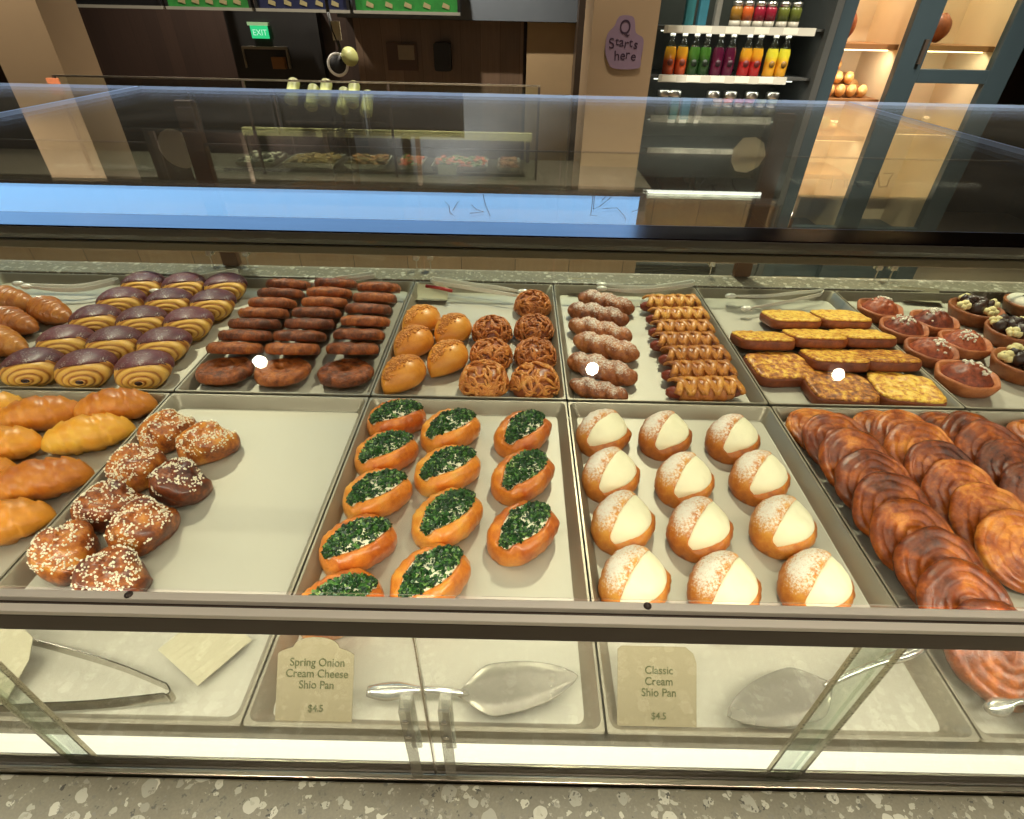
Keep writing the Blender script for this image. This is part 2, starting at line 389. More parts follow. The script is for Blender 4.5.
def disc_mesh(D, T, seed, ridge, turns, hole=0.0, lump=.06, nr=22, na=56, arms=1, dome=.25, rough=.0):
    mb = MB(); rings = []
    def rad(a): return 1 + lump*nz((math.cos(a), math.sin(a), 0), 1.6, seed)
    prof = []
    for i in range(nr+1):
        r = i/nr*.93+.0
        prof.append((max(r, .01), 'top'))
    for side in ('rim1', 'rim2', 'rim3', 'bot'): prof.append((0, side))
    for r, w in prof:
        ring = []
        for k in range(na):
            a = 2*PI*k/na
            if w == 'top':
                rr = r*rad(a)
                sp = (r*turns - arms*a/(2*PI) + .12*nz((r*2*math.cos(a), r*2*math.sin(a), 3), 1.5, seed)) % 1.0
                z = T*(1 - dome*r**3) + ridge*(abs(math.sin(PI*sp))**.6 - .6) - hole*T*math.exp(-(r/.22)**2)
                z += .0025*nz((r*math.cos(a), r*math.sin(a), 1), 3, seed+5)
            else:
                rr = {'rim1': 1.0, 'rim2': 1.0, 'rim3': .96, 'bot': .8}[w]*rad(a)
                z = {'rim1': T*.55, 'rim2': T*.28, 'rim3': .04*T, 'bot': 0}[w]
                rr += .02*nz((math.cos(a)*2, math.sin(a)*2, z*60), 1.8, seed+2)
            p = Vector((rr*D/2*math.cos(a), rr*D/2*math.sin(a), z))
            if rough and w != 'bot':
                d = nz(p, 95, seed+4) + .5*nz(p, 210, seed+6); p += Vector((p.x/D, p.y/D, .6 if w == 'top' else 0))*d*rough*1.6
            ring.append(p)
        rings.append(ring)
    mb.loft(rings); return mb
def mk_kouign(seed):
    o = disc_mesh(.126, .022, seed, .0038, 4.2, 0, .07, nr=34, na=72, dome=.3).build('caramel_spiral_pastry', M_kouign)
    return tag(o, 'x', 'pastry')
def mk_ring(seed):
    o = disc_mesh(.124, .027, seed, .0035, 2.6, .45, .045, nr=28, na=80, arms=2, dome=.22, rough=.0018).build('ring_pastry', M_ring)
    return tag(o, 'x', 'pastry')
def mk_pearl(seed):
    rnd = random.Random(seed); t = thing('pearl_sugar_bun', 'x', 'pastry')
    L, W, H = .104, .088, .058; mb = MB(); rings = []; nphi, na = 22, 52
    def surf(a, ph):
        r = math.cos(ph)**.75 if ph < PI/2 else 0
        h = math.sin(ph)**.8 if ph > 0 else 0
        fold = math.sin(2.0*a + 4.2*ph + seed) ; fold2 = math.sin(3*a - 5*ph + seed*2)
        d = 1 + .085*math.copysign(abs(fold)**.35, fold)*math.cos(ph*.9) + .04*fold2*math.cos(ph)
        d += .05*nz((r*math.cos(a), r*math.sin(a), h), 2.2, seed)
        z = H*h*(1 + .14*math.copysign(abs(fold)**.5, fold)*(.4+.6*math.cos(ph)))
        return Vector((L/2*r*d*math.cos(a), W/2*r*d*math.sin(a), z))
    rings.append([Vector((L/2*.75*math.cos(2*PI*k/na), W/2*.75*math.sin(2*PI*k/na), 0)) for k in range(na)])
    rings.append([surf(2*PI*k/na, 0.0)*.97 + Vector((0, 0, .004)) for k in range(na)])
    for i in range(nphi):
        ph = .06 + (PI/2-.08)*i/(nphi-1)
        rings.append([surf(2*PI*k/na, ph) + Vector((0, 0, .008*(1-i/nphi))) for k in range(na)])
    mb.loft(rings); mb.build('knotted_bun', M_pearl_dough, t)
    g = MB()
    for i in range(430):
        a = rnd.uniform(0, 2*PI); ph = math.asin(rnd.uniform(.32, 1))
        if nz((math.cos(a)*math.cos(ph), math.sin(a)*math.cos(ph), ph), 2.0, seed+9) < -.2: continue
        p = surf(a, ph) + Vector((0, 0, .008*(1-min(1, ph/1.5)))); p.z += .001; r = rnd.uniform(.0010, .0022)
        g.blob(p, r, i*.37, .4, 5, 4)
    g.build('pearl_sugar', M_pearl, t, smooth=False)['kind'] = 'stuff'
    return t
def seg_roll(L, W, H, seed, nseg, step, slant, power=2.0, n_u=64, na=26, tail=0.0, bend=0.0):
    mb = MB(); rings = []
    for i in range(n_u+1):
        u = -1+2*i/n_u; u = math.copysign(abs(u)**.9, u)*.999
        ring = []
        for k in range(na):
            a = 2*PI*k/na
            us = u + slant*math.cos(a) + .02*nz((u*2, math.cos(a), math.sin(a)), 1.5, seed)
            env = max(0, 1-abs(u)**power)**.62
            ph = (abs(us)*nseg) % 1.0
            env *= (1 - step*ph) if abs(us)*nseg > .45 else 1
            env = max(env, .02)
            y = math.cos(a)*W/2*env; z = H/2 + math.sin(a)*H/2*env
            if z < H*.12: z = H*.12*.3
            z -= (1-env)*H*.22; z = max(z, 0)
            p = Vector((u*L/2, y + bend*u*u, z)); rings_d = .0015*nz(p, 60, seed)
            ring.append(p + Vector((0, rings_d, max(rings_d, -z))))
        rings.append(ring)
    return mb.loft(rings)
def mk_gold(seed):
    o = seg_roll(.150, .080, .062, seed, 3.3, .09, .24, 2.6).build('golden_bread_roll', M_gold); return tag(o, 'x', 'bread roll')
def mk_cro(seed):
    o = seg_roll(.150, .070, .058, seed, 6.2, .17, .06, 2.0, bend=.012).build('croissant', M_cro); return tag(o, 'x', 'croissant')
def mk_choc(seed):
    t = thing('chocolate_glazed_roll', 'x', 'pastry')
    W, H, Ly = .112, .068, .108; mb = MB(); na = 44
    def sect(a, s, y):
        x = math.cos(a)*W/2*s; z = H*.5+math.sin(a)*H*.5*s
        z = max(z, 0) if s > .9 else z
        z = z if z > .004 else .0
        return Vector((x, y, z))
    rings = []
    # front spiral face: from the coiled middle out to the rim, bulging towards -Y
    for i in range(21):
        s = .03 + .97*i/20
        ring = []
        for k in range(na):
            a = 2*PI*k/na
            sp = (s*3.6 + a/(2*PI)) % 1.0
            y = -Ly*.5 + .026*s**2.2 - .006*(abs(math.sin(PI*sp))**.5) + .004
            ring.append(sect(a, s, y))
        rings.append(ring)
    # stepped layers climbing towards the back
    y0 = -Ly*.5+.030
    for st, (y, s) in enumerate([(0, 1.0), (.010, 1.02), (.011, 1.07), (.022, 1.09), (.023, 1.12), (.050, 1.13), (.07, 1.06), (.078, .9), (.082, .6), (.083, .2)]):
        rings.append([sect(2*PI*k/na, s, y0+y) for k in range(na)])
    mb.loft(rings)
    zmin = min(p[2] for p in mb.v)
    mb.v = [(x + .0016*nz((x, y, z), 50, seed), y, z-zmin if z-zmin > .003 else 0) for x, y, z in mb.v]
    mb.build('rolled_dough', M_dough, t)
    g = MB(); rg = []
    for y, s in [(-.006, 1.0), (-.003, 1.06), (.006, 1.12), (.02, 1.165), (.035, 1.18), (.05, 1.175), (.062, 1.14), (.072, 1.09), (.0805, .95), (.086, .6), (.0875, .25)]:
        ring = []
        for k in range(27):
            a = R(-4) + R(188)*k/26
            yy = y + (.026*abs(math.cos(a))**1.6 if y < .01 else .016*abs(math.cos(a))**1.6 if y < .03 else 0) + .004*nz((math.cos(a)*2, y*20, 0), 2, seed) * (1 if y < .03 else 0)
            p = sect(a, s, y0+yy); p.z = max(p.z, .006) - zmin
            ring.append(p + Vector((0, 0, .0012*nz(p, 70, seed))))
        rg.append(ring)
    g.loft(rg, closed=False)
    o = g.build('chocolate_glaze', M_glaze, t)
    so = o.modifiers.new('thickness', 'SOLIDIFY'); so.thickness = .0022; so.offset = 0
    return t
def dough_layers():
    q = N('laminated_dough'); co = q.coord(); sep = q.n('ShaderNodeSeparateXYZ'); q.l(co, sep.inputs[0])
    zz = q.math('MULTIPLY', q.math('SUBTRACT', sep.outputs[2], .034), 1/.034); xx = q.math('MULTIPLY', sep.outputs[0], 1/.056)
    rr = q.math('SQRT', q.math('ADD', q.math('MULTIPLY', xx, xx), q.math('MULTIPLY', zz, zz)))
    an = q.math('MULTIPLY', q.math('ARCTAN2', zz, xx), 1/(2*PI))
    sp = q.math('FRACT', q.math('ADD', q.math('ADD', q.math('MULTIPLY', rr, 3.6), an), q.math('MULTIPLY', q.noise(co, 40, 3), .25)))
    line = q.ramp(sp, [(.0, (150, 82, 26)), (.1, (190, 122, 44)), (.25, (234, 178, 80)), (.8, (240, 188, 92)), (1.0, (160, 92, 32))])
    mid = q.math('LESS_THAN', rr, .16)
    col = q.mix(mid, line, lin((48, 20, 12)))
    return q.pbr(col, .42, 0, q.noise(co, 200, 3), .2, .001, .1)
M_dough = dough_layers()
def mk_crumb(seed):
    rnd = random.Random(seed); t = thing('crumb_topped_bun', 'x', 'bread bun')
    L, W, H = .118, .086, .062; mb = MB(); rings = []
    for i in range(33):
        u = -math.cos(PI*i/32)*.998; env = max(.02, (1-abs(u)**1.7)**.72); ring = []
        for k in range(30):
            a = 2*PI*k/30; z = H*.42+math.sin(a)*H*(.58 if math.sin(a) > 0 else .42)*(.3+.7*env) ; y = math.cos(a)*W/2*env
            z = max(0, z - (1-env)*H*.18)
            ring.append(Vector((u*L/2, y, z)))
        rings.append(ring)
    mb.loft(rings); mb.build('bun', M_crumbbun, t)
    g = MB()
    for i in range(300):
        u = rnd.uniform(-.85, .8); env = (1-abs(u)**1.7)**.72; v = rnd.gauss(.12, .2)
        z = H*.42 + H*.58*(.3+.7*env)*math.sqrt(max(0, 1-v*v)) - (1-env)*H*.18
        g.blob((u*L/2, v*W/2*env, z), rnd.uniform(.0018, .0036), i*.7, .5, 5, 4)
    g.build('crumb_topping', M_crumb, t, smooth=False)['kind'] = 'stuff'
    return t
def mk_lattice(seed):
    rnd = random.Random(seed); t = thing('tangled_strand_bun', 'x', 'pastry')
    D, H = .106, .056; mb = MB(); rings = [[Vector((.4*D*math.cos(2*PI*k/36), .4*D*math.sin(2*PI*k/36), 0)) for k in range(36)]]
    for i in range(14):
        ph = PI/2*i/13*.985
        rings.append([Vector((D/2*.95*math.cos(ph)**.7*math.cos(2*PI*k/36), D/2*.95*math.cos(ph)**.7*math.sin(2*PI*k/36), .006+(H-.008)*math.sin(ph)**.85)) for k in range(36)])
    for r in rings:
        for p in r: p *= 1+.05*nz(p, 50, seed)
    mb.loft(rings); mb.build('bun', M_lat, t)
    g = MB()
    for i in range(70):
        a0 = rnd.uniform(0, 2*PI); ph0 = rnd.uniform(.15, 1.2); da = rnd.uniform(.5, 1.3)*rnd.choice((-1, 1)); dph = rnd.uniform(-.9, .9)
        path = []
        for j in range(8):
            s = j/7; a = a0+da*s; ph = min(1.5, max(.1, ph0+dph*s+.15*math.sin(6*s+i)))
            rr = D/2*math.cos(ph)**.7; path.append(Vector((rr*math.cos(a), rr*math.sin(a), .006+(H-.004)*math.sin(ph)**.85 + .002*math.sin(5*s+i))))
        g.tube(path, [.0028*(.7+.3*math.sin(PI*j/7))*1.25 for j in range(8)], 6)
    g.build('pastry_strands', M_strand, t)
    return t
def mk_twist(seed):
    mb = MB(); rings = []; L, W, H = .165, .064, .050
    for i in range(61):
        u = -1+2*i/60; env = max(.05, (1-abs(u)**3.2)**.5); tw = u*PI*1.6+seed; ring = []
        for k in range(36):
            a = 2*PI*k/36
            lobe = .72+.28*abs(math.cos(a-tw))**.8*1.0
            lobe *= 1+.10*nz((u*5, math.cos(a), math.sin(a)), 2.2, seed)+.09*nz((u*9, math.cos(a)*2, math.sin(a)*2), 2.6, seed+3)
            y = math.cos(a)*W/2*env*lobe; z = H*.48+math.sin(a)*H*.55*env*lobe
            ring.append(Vector((u*L/2, y, max(z-.004, 0))))
        rings.append(ring)
    mb.loft(rings)
    zm = min(p[2] for p in mb.v); mb.v = [(x, y, z-zm) for x, y, z in mb.v]
    return tag(mb.build('powdered_twist', M_twist), 'x', 'pastry')
def mk_braid(seed):
    t = thing('sausage_braid', 'x', 'pastry'); L = .17
    s = MB(); path = [Vector((x*L/2, .002*math.sin(x*3), .020)) for x in [-1+.1*i for i in range(21)]]
    s.tube(path, [.0155*max(.15, (1-abs(-1+.1*i)**9))**.5 for i in range(21)], 14); s.build('sausage', M_saus, t)
    c = MB(); l2 = .128; rings = []
    for i in range(41):
        u = -1+2*i/40; env = max(.1, (1-abs(u)**5)**.5); ring = []
        for k in range(24):
            a = 2*PI*k/24; r = 1+.08*math.sin(u*14+(2 if math.cos(a) > 0 else 0)+seed)
            ring.append(Vector((u*l2/2, math.cos(a)*.030*env*r, max(0, .022+math.sin(a)*.023*(.4+.6*env)*r))))
        rings.append(ring)
    c.loft(rings); c.build('bread_core', M_braidcore, t)
    g = MB(); n = 5
    for i in range(n):
        for sgn in (-1, 1):
            x0 = -l2/2*.88 + l2*.88*i/(n-1) - .012*sgn*0; path = []
            for j in range(9):
                q = j/8; a = PI*(.13+.74*q)
                dx = (q-.5)*.030*sgn
                path.append(Vector((x0+dx, math.cos(a)*.0305, .0215+math.sin(a)*.0255 + (.0018 if (i+j//4) % 2 == (sgn > 0) else 0))))
            g.tube(path, .0082, 8, .5)
    g.build('braided_strips', M_braid, t)
    return t
def mk_toast(seed):
    t = thing('cheese_toast', 'x', 'toast slice'); W, D, T = .142, .116, .025
    def outline(s, n=44):
        out = []
        for k in range(n):
            a = 2*PI*k/n; c, q = math.cos(a), math.sin(a)
            r = 1/((abs(c)**5+abs(q)**5)**.2)
            out.append((W/2*r*c*s*(1+.02*nz((c, q, 0), 2, seed)), D/2*r*q*s*(1+.03*nz((c, q, 2), 2, seed))))
        return out
    mb = MB(); mb.loft([[Vector((x, y, z)) for x, y in outline(s)] for s, z in ((.93, 0), (.98, .003), (1, .008), (1.0, T-.006), (.985, T-.002), (.95, T))])
    mb.build('bread_slice', M_toastside, t)
    g = MB(); rings = [[Vector((x, y, T-.001)) for x, y in outline(.96)]]
    for i in range(13):
        s = .955*(1-i/13)+.01
        rings.append([Vector((x, y, T+.0035*min(1, (1-s)*9) + .0035*nz((x, y, 0), 90, seed)+.001)) for x, y in outline(s)])
    g.loft(rings); g.build('melted_cheese', M_toasttop, t)
    return t
def mk_danish(seed):
    rnd = random.Random(seed); t = thing('berry_danish', 'x', 'pastry'); n = 40
    fn = lambda a: (1+.035*math.cos(6*a))*(1+.03*nz((math.cos(a), math.sin(a), 0), 1.5, seed))
    mb = MB(); mb.lathe([(.042, 0), (.05, .004), (.057, .016), (.061, .030), (.058, .036), (.052, .033), (.046, .026), (.03, .02), (.01, .02)], n, fn=fn)
    mb.build('pastry_shell', M_dshell, t)
    g = MB(); rings = []
    for i in range(12):
        s = 1-i/12; rings.append([Vector((.049*s*math.cos(2*PI*k/36), .049*s*math.sin(2*PI*k/36), .026+.034*(1-s**2.2)+.006*nz((s*math.cos(2*PI*k/36)*3, s*math.sin(2*PI*k/36)*3, 0), 1.6, seed))) for k in range(36)])
    g.loft(rings); g.build('berry_filling', M_berry, t)
    w = MB()
    for i in range(34):
        x = rnd.gauss(.004, .012); y = rnd.gauss(.012, .009); w.blob((x, y, .057-.006*((x*x+y*y)/.0006)+rnd.uniform(0, .004)), rnd.uniform(.0025, .0045), i*.9, .5, 5, 4)
    w.build('icing_crumbs', M_white, t)['kind'] = 'stuff'
    return t
def mk_tart(seed, top=False):
    rnd = random.Random(seed); t = thing('chocolate_cream_tart', 'x', 'tart')
    mb = MB(); mb.lathe([(.04, 0), (.044, .002), (.053, .026), (.055, .034), (.050, .034), (.047, .028), (.02, .027), (.005, .027)], 40, fn=lambda a: 1+.012*math.cos(20*a))
    mb.build('tart_shell', M_tshell, t)
    g = MB()
    for i in range(9 if not top else 0):
        a = i*2.4; r = .03*math.sqrt((i+.4)/9); g.blob((r*math.cos(a), r*math.sin(a)+.006, .036+.012*(1-r/.03)), rnd.uniform(.011, .016), i+seed, .5, 8, 6)
    if g.v: g.build('chocolate_chunks', M_choc, t)
    if top:
        w = MB(); w.lathe([(.047, .028), (.049, .034), (.044, .042), (.026, .048), (.006, .049)], 32); w.build('white_icing', M_white, t)
        h = MB()
        for i in range(5): h.blob((.012*math.cos(i*1.3), .012*math.sin(i*1.3), .05), .006, i, .4, 6, 5, (1.4, .8, .4))
        h.build('green_leaf_garnish', M_onion, t)
    else:
        for i in range(4):
            a = seed+i*PI/2+.7; d = MB()
            for j in range(7): d.blob((.036*math.cos(a)+.008*math.cos(j*1.05), .036*math.sin(a)+.008*math.sin(j*1.05), .038+.003*(j % 2)), .0075, j+i, .3, 7, 5)
            d.blob((.036*math.cos(a), .036*math.sin(a), .045), .008, i, .3, 7, 5)
            d.build('cream_dollop', M_dollop, t)
    return t
protos = {}
def proto(kind, maker, n=3):
    if kind not in protos: protos[kind] = [[maker(i+1), False] for i in range(n)]
    return protos[kind]
ZF = .8965   # top of the tray floor
PLACED = []
def tray_of(p):
    for r, (ya, yb) in enumerate(((.2725, .906), (.915, 1.50))):
        if ya <= p.y <= yb+.01:
            for i in range(7):
                if XE[i] <= p.x < XE[i+1]: return XE[i], XE[i+1], ya, yb
    return None
def parts_of(o): return [q for q in [o]+list(o.children) if q.type == 'MESH']
def clamp_to_tray(o, m=.010):
    t = tray_of(o.matrix_world.translation)
    if not t: return
    M = o.matrix_world
    ps = [M @ Vector(c) for q in parts_of(o) for c in [v.co for v in q.data.vertices][::3]]
    lo = [min(p[i] for p in ps) for i in (0, 1)]; hi = [max(p[i] for p in ps) for i in (0, 1)]; d = Vector((0, 0, 0))
    for i, (a, b) in enumerate(((t[0]+m, t[1]-m), (t[2]+m, t[3]-m))):
        if hi[i]-lo[i] > b-a: continue
        if lo[i] < a: d[i] = a-lo[i]
        elif hi[i] > b: d[i] = b-hi[i]
    o.matrix_world = Matrix.Translation(d) @ M
def relax(n=24, step=.003):
    from mathutils.bvhtree import BVHTree
    def tree(o):
        vs = []; fs = []
        for q in parts_of(o):
            b = len(vs); vs += [o.matrix_world @ v.co for v in q.data.vertices]; fs += [tuple(b+i for i in p.vertices) for p in q.data.polygons]
        return BVHTree.FromPolygons(vs, fs)
    T = {o: tree(o) for o in PLACED}; c = lambda o: o.matrix_world.translation
    for it in range(n):
        moved = set()
        for i, a in enumerate(PLACED):
            for b in PLACED[i+1:]:
                d = c(b)-c(a); d.z = 0
                if d.length > .17 or not T[a].overlap(T[b]): continue
                d = d.normalized()*step
                a.matrix_world = Matrix.Translation(-d/2) @ a.matrix_world; b.matrix_world = Matrix.Translation(d/2) @ b.matrix_world
                moved |= {a, b}
        if not moved: break
        for o in moved: clamp_to_tray(o); T[o] = tree(o)
def place(kind, maker, k, loc, rz, label, group, tilt=0, scale=1, spin=0, roll=0, nvar=3):
    pl = proto(kind, maker, nvar); e = pl[k % nvar]
    M = Matrix.Translation(loc) @ Matrix.Rotation(tilt, 4, 'X') @ Matrix.Rotation(rz, 4, 'Z') @ Matrix.Rotation(roll, 4, 'X') @ Matrix.Scale(scale, 4)
    if not e[1]:
        e[1] = True; r = e[0]; r.matrix_world = M; r['label'] = label; r['group'] = group
    else: r = dup(e[0], M, label, group)
    clamp_to_tray(r); PLACED.append(r); return r
ORD = ['front', 'second', 'third', 'fourth', 'fifth', 'sixth', 'seventh', 'eighth', 'ninth', 'tenth']
def nth(i, n):      # i counted from the back, 0-based
    if i == 0: return 'rearmost'
    if i == n-1: return 'frontmost'
    return ORD[i] + ' from the back'

# ------------------------------------------------------------------ setting
M_floor = plain('floor_tile', (140, 122, 100), .35, scale=3); M_ceil = plain('ceiling_paint', (120, 108, 92), .8, scale=2)
M_wall = plain('wall_paint_dark', (30, 27, 25), .6, scale=2); M_wallw = plain('wall_paint_warm', (150, 132, 104), .7, scale=2)
def woodpanel(name, a, b, sx=3.0):
    q = N(name); mp = q.n('ShaderNodeMapping'); mp.inputs['Scale'].default_value = (sx, 1, .25); q.l(q.coord(), mp.inputs[0])
    w = q.n('ShaderNodeTexBrick'); w.offset = .5; w.inputs['Scale'].default_value = 1.6; w.inputs['Mortar Size'].default_value = .004
    w.inputs['Color1'].default_value = lin(a); w.inputs['Color2'].default_value = lin(b); w.inputs['Mortar'].default_value = lin((24, 18, 14)); w.inputs['Brick Width'].default_value = .6; w.inputs['Row Height'].default_value = 8.0
    mp2 = q.n('ShaderNodeMapping'); mp2.inputs['Rotation'].default_value = (PI/2, 0, 0); q.l(mp.outputs[0], mp2.inputs[0]); q.l(mp2.outputs[0], w.inputs['Vector'])
    mp3 = q.n('ShaderNodeMapping'); mp3.inputs['Scale'].default_value = (30, 5, 1.5); q.l(q.coord(), mp3.inputs[0]); f = q.noise(mp3.outputs[0], 2, 5)
    return q.pbr(q.mix(q.math('MULTIPLY', f, .6), w.outputs['Color'], lin(tuple(v*.55 for v in a))), .5)
M_wood = woodpanel('dark_wood_panel', (64, 48, 40), (50, 38, 33)); M_wood2 = woodpanel('brown_wood_panel', (130, 106, 86), (108, 88, 72), 2.2)
M_cab = woodpanel('counter_front_panel', (158, 128, 98), (140, 114, 88), 1.2)
M_pillar = plain('pillar_plaster', (160, 136, 104), .7, var=.05, scale=4)
struct(box('floor', M_floor, -5.5, 5, -2, 6.2, -.1, 0)); struct(box('ceiling', M_ceil, -5.5, 5, -2, 6.2, 3.0, 3.1))
struct(box('wall_back', M_wood, -5.5, 5, 5.7, 5.8, 0, 3.0)); struct(box('wall_left', M_wall, -5.6, -5.5, -2, 5.7, 0, 3.0))
struct(box('wall_right', M_wall, 5.0, 5.1, -2, 5.7, 0, 3.0)); struct(box('wall_front', M_wallw, -5.5, 5, -2.1, -2, 0, 3.0))
struct(box('pillar_left', M_pillar, -2.97, -2.62, 3.62, 3.95, 0, 3.0)); struct(box('pillar_right', M_pillar, .375, .715, 3.46, 3.9, 0, 3.0))
struct(box('wall_panel', M_wood2, -1.42, .03, 5.62, 5.7, 0, 1.50)); struct(box('trim_1', plain('blue_grey_paint', (96, 104, 112), .6), -1.5, .5, 5.45, 5.7, 1.505, 3.0))
struct(box('door_1', plain('beige_panel', (172, 148, 112), .6), .06, .46, 5.55, 5.7, 0, 1.50))
struct(box('trim_2', M_dark, .46, .60, 5.3, 5.7, 0, 3.0))
struct(box('door_2', M_black, -2.50, -1.72, 5.60, 5.7, 0, 1.58))

# ------------------------------------------------------------------ the display case
XL, XR = -2.35, 2.35
case = thing('display_case', 'long steel and glass pastry display case with front rail and flat glass roof', 'display case')
D = lambda name, mat, *a, bevel=0: box(name, mat, *a, parent=case, bevel=bevel)
D('base_cabinet', M_deck, XL, XR, .2335, 1.60, .02, .868)
D('deck', M_deck, XL, XR, .2675, 1.52, .868, .8915, bevel=.001)
D('light_strip', M_led, XL, XR, .241, .265, .868, .904)
D('front_channel', M_steel, XL, XR, .221, .227, .868, .925, bevel=.001)
D('inner_channel', M_steel, XL, XR, .237, .240, .868, .921, bevel=.0008)
D('channel_bed', M_dark, XL, XR, .227, .237, .868, .905)
D('rear_terrazzo_ledge', M_terr, XL, XR, 1.515, 1.60, .868, .9215, bevel=.002)
# front panes between the joints
for x0, x1 in ((XL, -.4515), (-.4485, -.0735), (-.0705, .2965), (.2995, XR)):
    D('front_glass', M_glass, x0, x1, .229, .235, .906, 1.178)
# joint strips in clear acrylic with ground edges
for x0, x1 in ((-.468, -.434), (.279, .317)):
    s = D('joint_strip', M_glass, x0, x1, .236, .239, .906, 1.178)
    for xe in (x0, x1-.0022): box('strip_edge', M_steel, xe, xe+.0022, .2359, .2397, .908, 1.178, parent=s)
box('seam', M_steel, -.0724, -.0714, .2287, .2353, .906, 1.178, parent=case)
# front rail: two bright lips round a dark groove, dark face below
rail = D('front_rail', M_dark, XL, XR, .2258, .244, 1.1815, 1.2015, bevel=.001)
box('rail_lip', M_rail, XL, XR, .2256, .2325, 1.2015, 1.2065, parent=rail, bevel=.0008); box('rail_lip', M_rail, XL, XR, .2372, .244, 1.2015, 1.2072, parent=rail, bevel=.0008)
for x in (-.285, .105):
    s = MB(); s.lathe([(.003, 0), (.003, .001), (.002, .002)], 12, (x, .2406, 1.2070)); s.build('rail_screw', M_dark, rail)
box('rail_light', M_led, XL, XR, .239, .243, 1.179, 1.1815, parent=rail)
# slanted pane up to the top rail, flat roof beyond it
sl = MB(); a = Vector((0, .2465, 1.206)); b = Vector((0, .566, 1.364)); nrm = Vector((0, -(b-a).z, (b-a).y)).normalized()*.004
sl.add([(x, p.y, p.z) for x in (XL, XR) for p in (a, b, b+nrm, a+nrm)], [(0, 1, 2, 3), (7, 6, 5, 4), (0, 4, 5, 1), (1, 5, 6, 2), (2, 6, 7, 3), (3, 7, 4, 0)])
hard(sl, 'slanted_glass', M_glass, case)
top = D('top_rail', plain('top_rail_grey', (118, 112, 100), .4, .3), XL, XR, .570, .614, 1.3605, 1.373, bevel=.001)
box('rail_cap', steel('top_rail_cap', (58, 48, 62), .16, (1, 90, 90), .08), XL, XR, .5705, .614, 1.373, 1.3745, parent=top)
box('rail_groove', M_black, XL, XR, .575, .612, 1.358, 1.3605, parent=top); box('rail_lower_lip', plain('rail_brown', (150, 134, 112), .4, .3), XL, XR, .571, .612, 1.349, 1.358, parent=top, bevel=.001)
box('rail_light', M_led, XL, XR, .598, .608, 1.3465, 1.349, parent=top)
ROOF = 1.366
for x0, x1 in ((XL, -1.104), (-1.096, .946), (.954, XR)):
    m = MB(); m.box(x0, x1, .616, 1.80, ROOF, ROOF+.008); g = hard(m, 'roof_glass', [M_glass_top, M_edge], case)
    for p in g.data.polygons:
        if abs(p.normal.z) < .5: p.material_index = 1
for x in (-.868, .694): D('rear_post', M_post, x-.024, x+.024, 1.578, 1.604, .925, ROOF, bevel=.002)
for x0, x1 in ((XL, -.895), (-.84, -.28), (-.275, .115), (.12, .665), (.722, 1.12), (1.125, XR)):
    D('rear_glass', M_glass, x0, x1, 1.585, 1.591, .925, 1.262)
D('rear_top_edge', M_dark, XL, XR, 1.5845, 1.5915, 1.262, 1.2655)
def bracket(x, y, z0, h, w=.010, dep=.012):
    m = MB(); m.box(x-w/2, x+w/2, y-.0035, y, z0, z0+h); m.box(x-w/2, x+w/2, y+dep, y+dep+.003, z0+h*.25, z0+h)
    m.box(x-w/2, x+w/2, y, y+dep, z0+h*.96, z0+h); m.box(x-w/2, x+w/2, y, y+dep, z0+h*.55, z0+h*.58)
    o = hard(m, 'glass_bracket', M_acryl, case, bevel=.0008)
    for zz in (.88, .68):
        s = MB(); s.lathe([(.0028, 0), (.0028, .0015), (.001, .002)], 10, M=Matrix.Translation((x, y-.0035, z0+h*zz)) @ Matrix.Rotation(PI/2, 4, 'X')); s.build('bracket_screw', M_chrome, o)
for x in (-.0895, -.0545): bracket(x, .227, .918, .150, .0105)
for x in (-.925, -.815, -.30, -.258, .595, 1.10, 1.145):
    m = MB(); m.box(x-.009, x+.009, 1.576, 1.584, .955, .972); m.box(x-.009, x+.009, 1.592, 1.599, .955, .972)
    hard(m, 'rear_glass_clip', M_chrome, case, bevel=.002)
    d = MB(); d.box(x-.0012, x+.0012, 1.5805, 1.584, .9215, .957); hard(d, 'clip_strut', M_chrome, case)
# marks on the rear glass
def papery():
    q = N('sticker_paper'); a = q.n('ShaderNodeBsdfTranslucent'); a.inputs[0].default_value = lin((250, 242, 222)); b = q.n('ShaderNodeBsdfDiffuse'); b.inputs[0].default_value = lin((244, 236, 214))
    m = q.n('ShaderNodeMixShader'); m.inputs[0].default_value = .5; q.l(a.outputs[0], m.inputs[1]); q.l(b.outputs[0], m.inputs[2]); q.l(m.outputs[0], q.out.inputs['Surface']); return q.m
M_stick = papery()
st = MB(); st.lathe([(.046, 0), (.046, .0006)], 9, M=Matrix.Translation(aty(748, 155, 1.5835)) @ Matrix.Rotation(PI/2, 4, 'X'), fn=lambda a: 1+.03*math.cos(3*a)); hard(st, 'round_sticker', M_stick, case)
st = MB(); st.lathe([(.05, 0), (.05, .0006)], 20, M=Matrix.Translation(aty(178, 149, 1.5815)) @ Matrix.Rotation(PI/2, 4, 'X'), fn=lambda a: 1+.05*math.cos(2*a+1)); hard(st, 'round_sticker', M_stick, case)
nt = MB(); nt.box(-1.0, -.90, 1.583, 1.5842, 1.17, 1.30); hard(nt, 'tan_notice', glass('tan_film', (150, 128, 92), .1, .5), case)
def strokes(name, pix, Y, r):
    for st_ in pix:
        m = MB(); m.tube([aty(x, y, Y) for x, y in st_], r, 5); m.build('handwritten_letter', M_black, case)
Z1 = lambda pts: [(645 + x/10.24, 150 + y/10.24) for x, y in pts]
Z2 = lambda pts: [(810 + x/9.31, 150 + y/9.31) for x, y in pts]
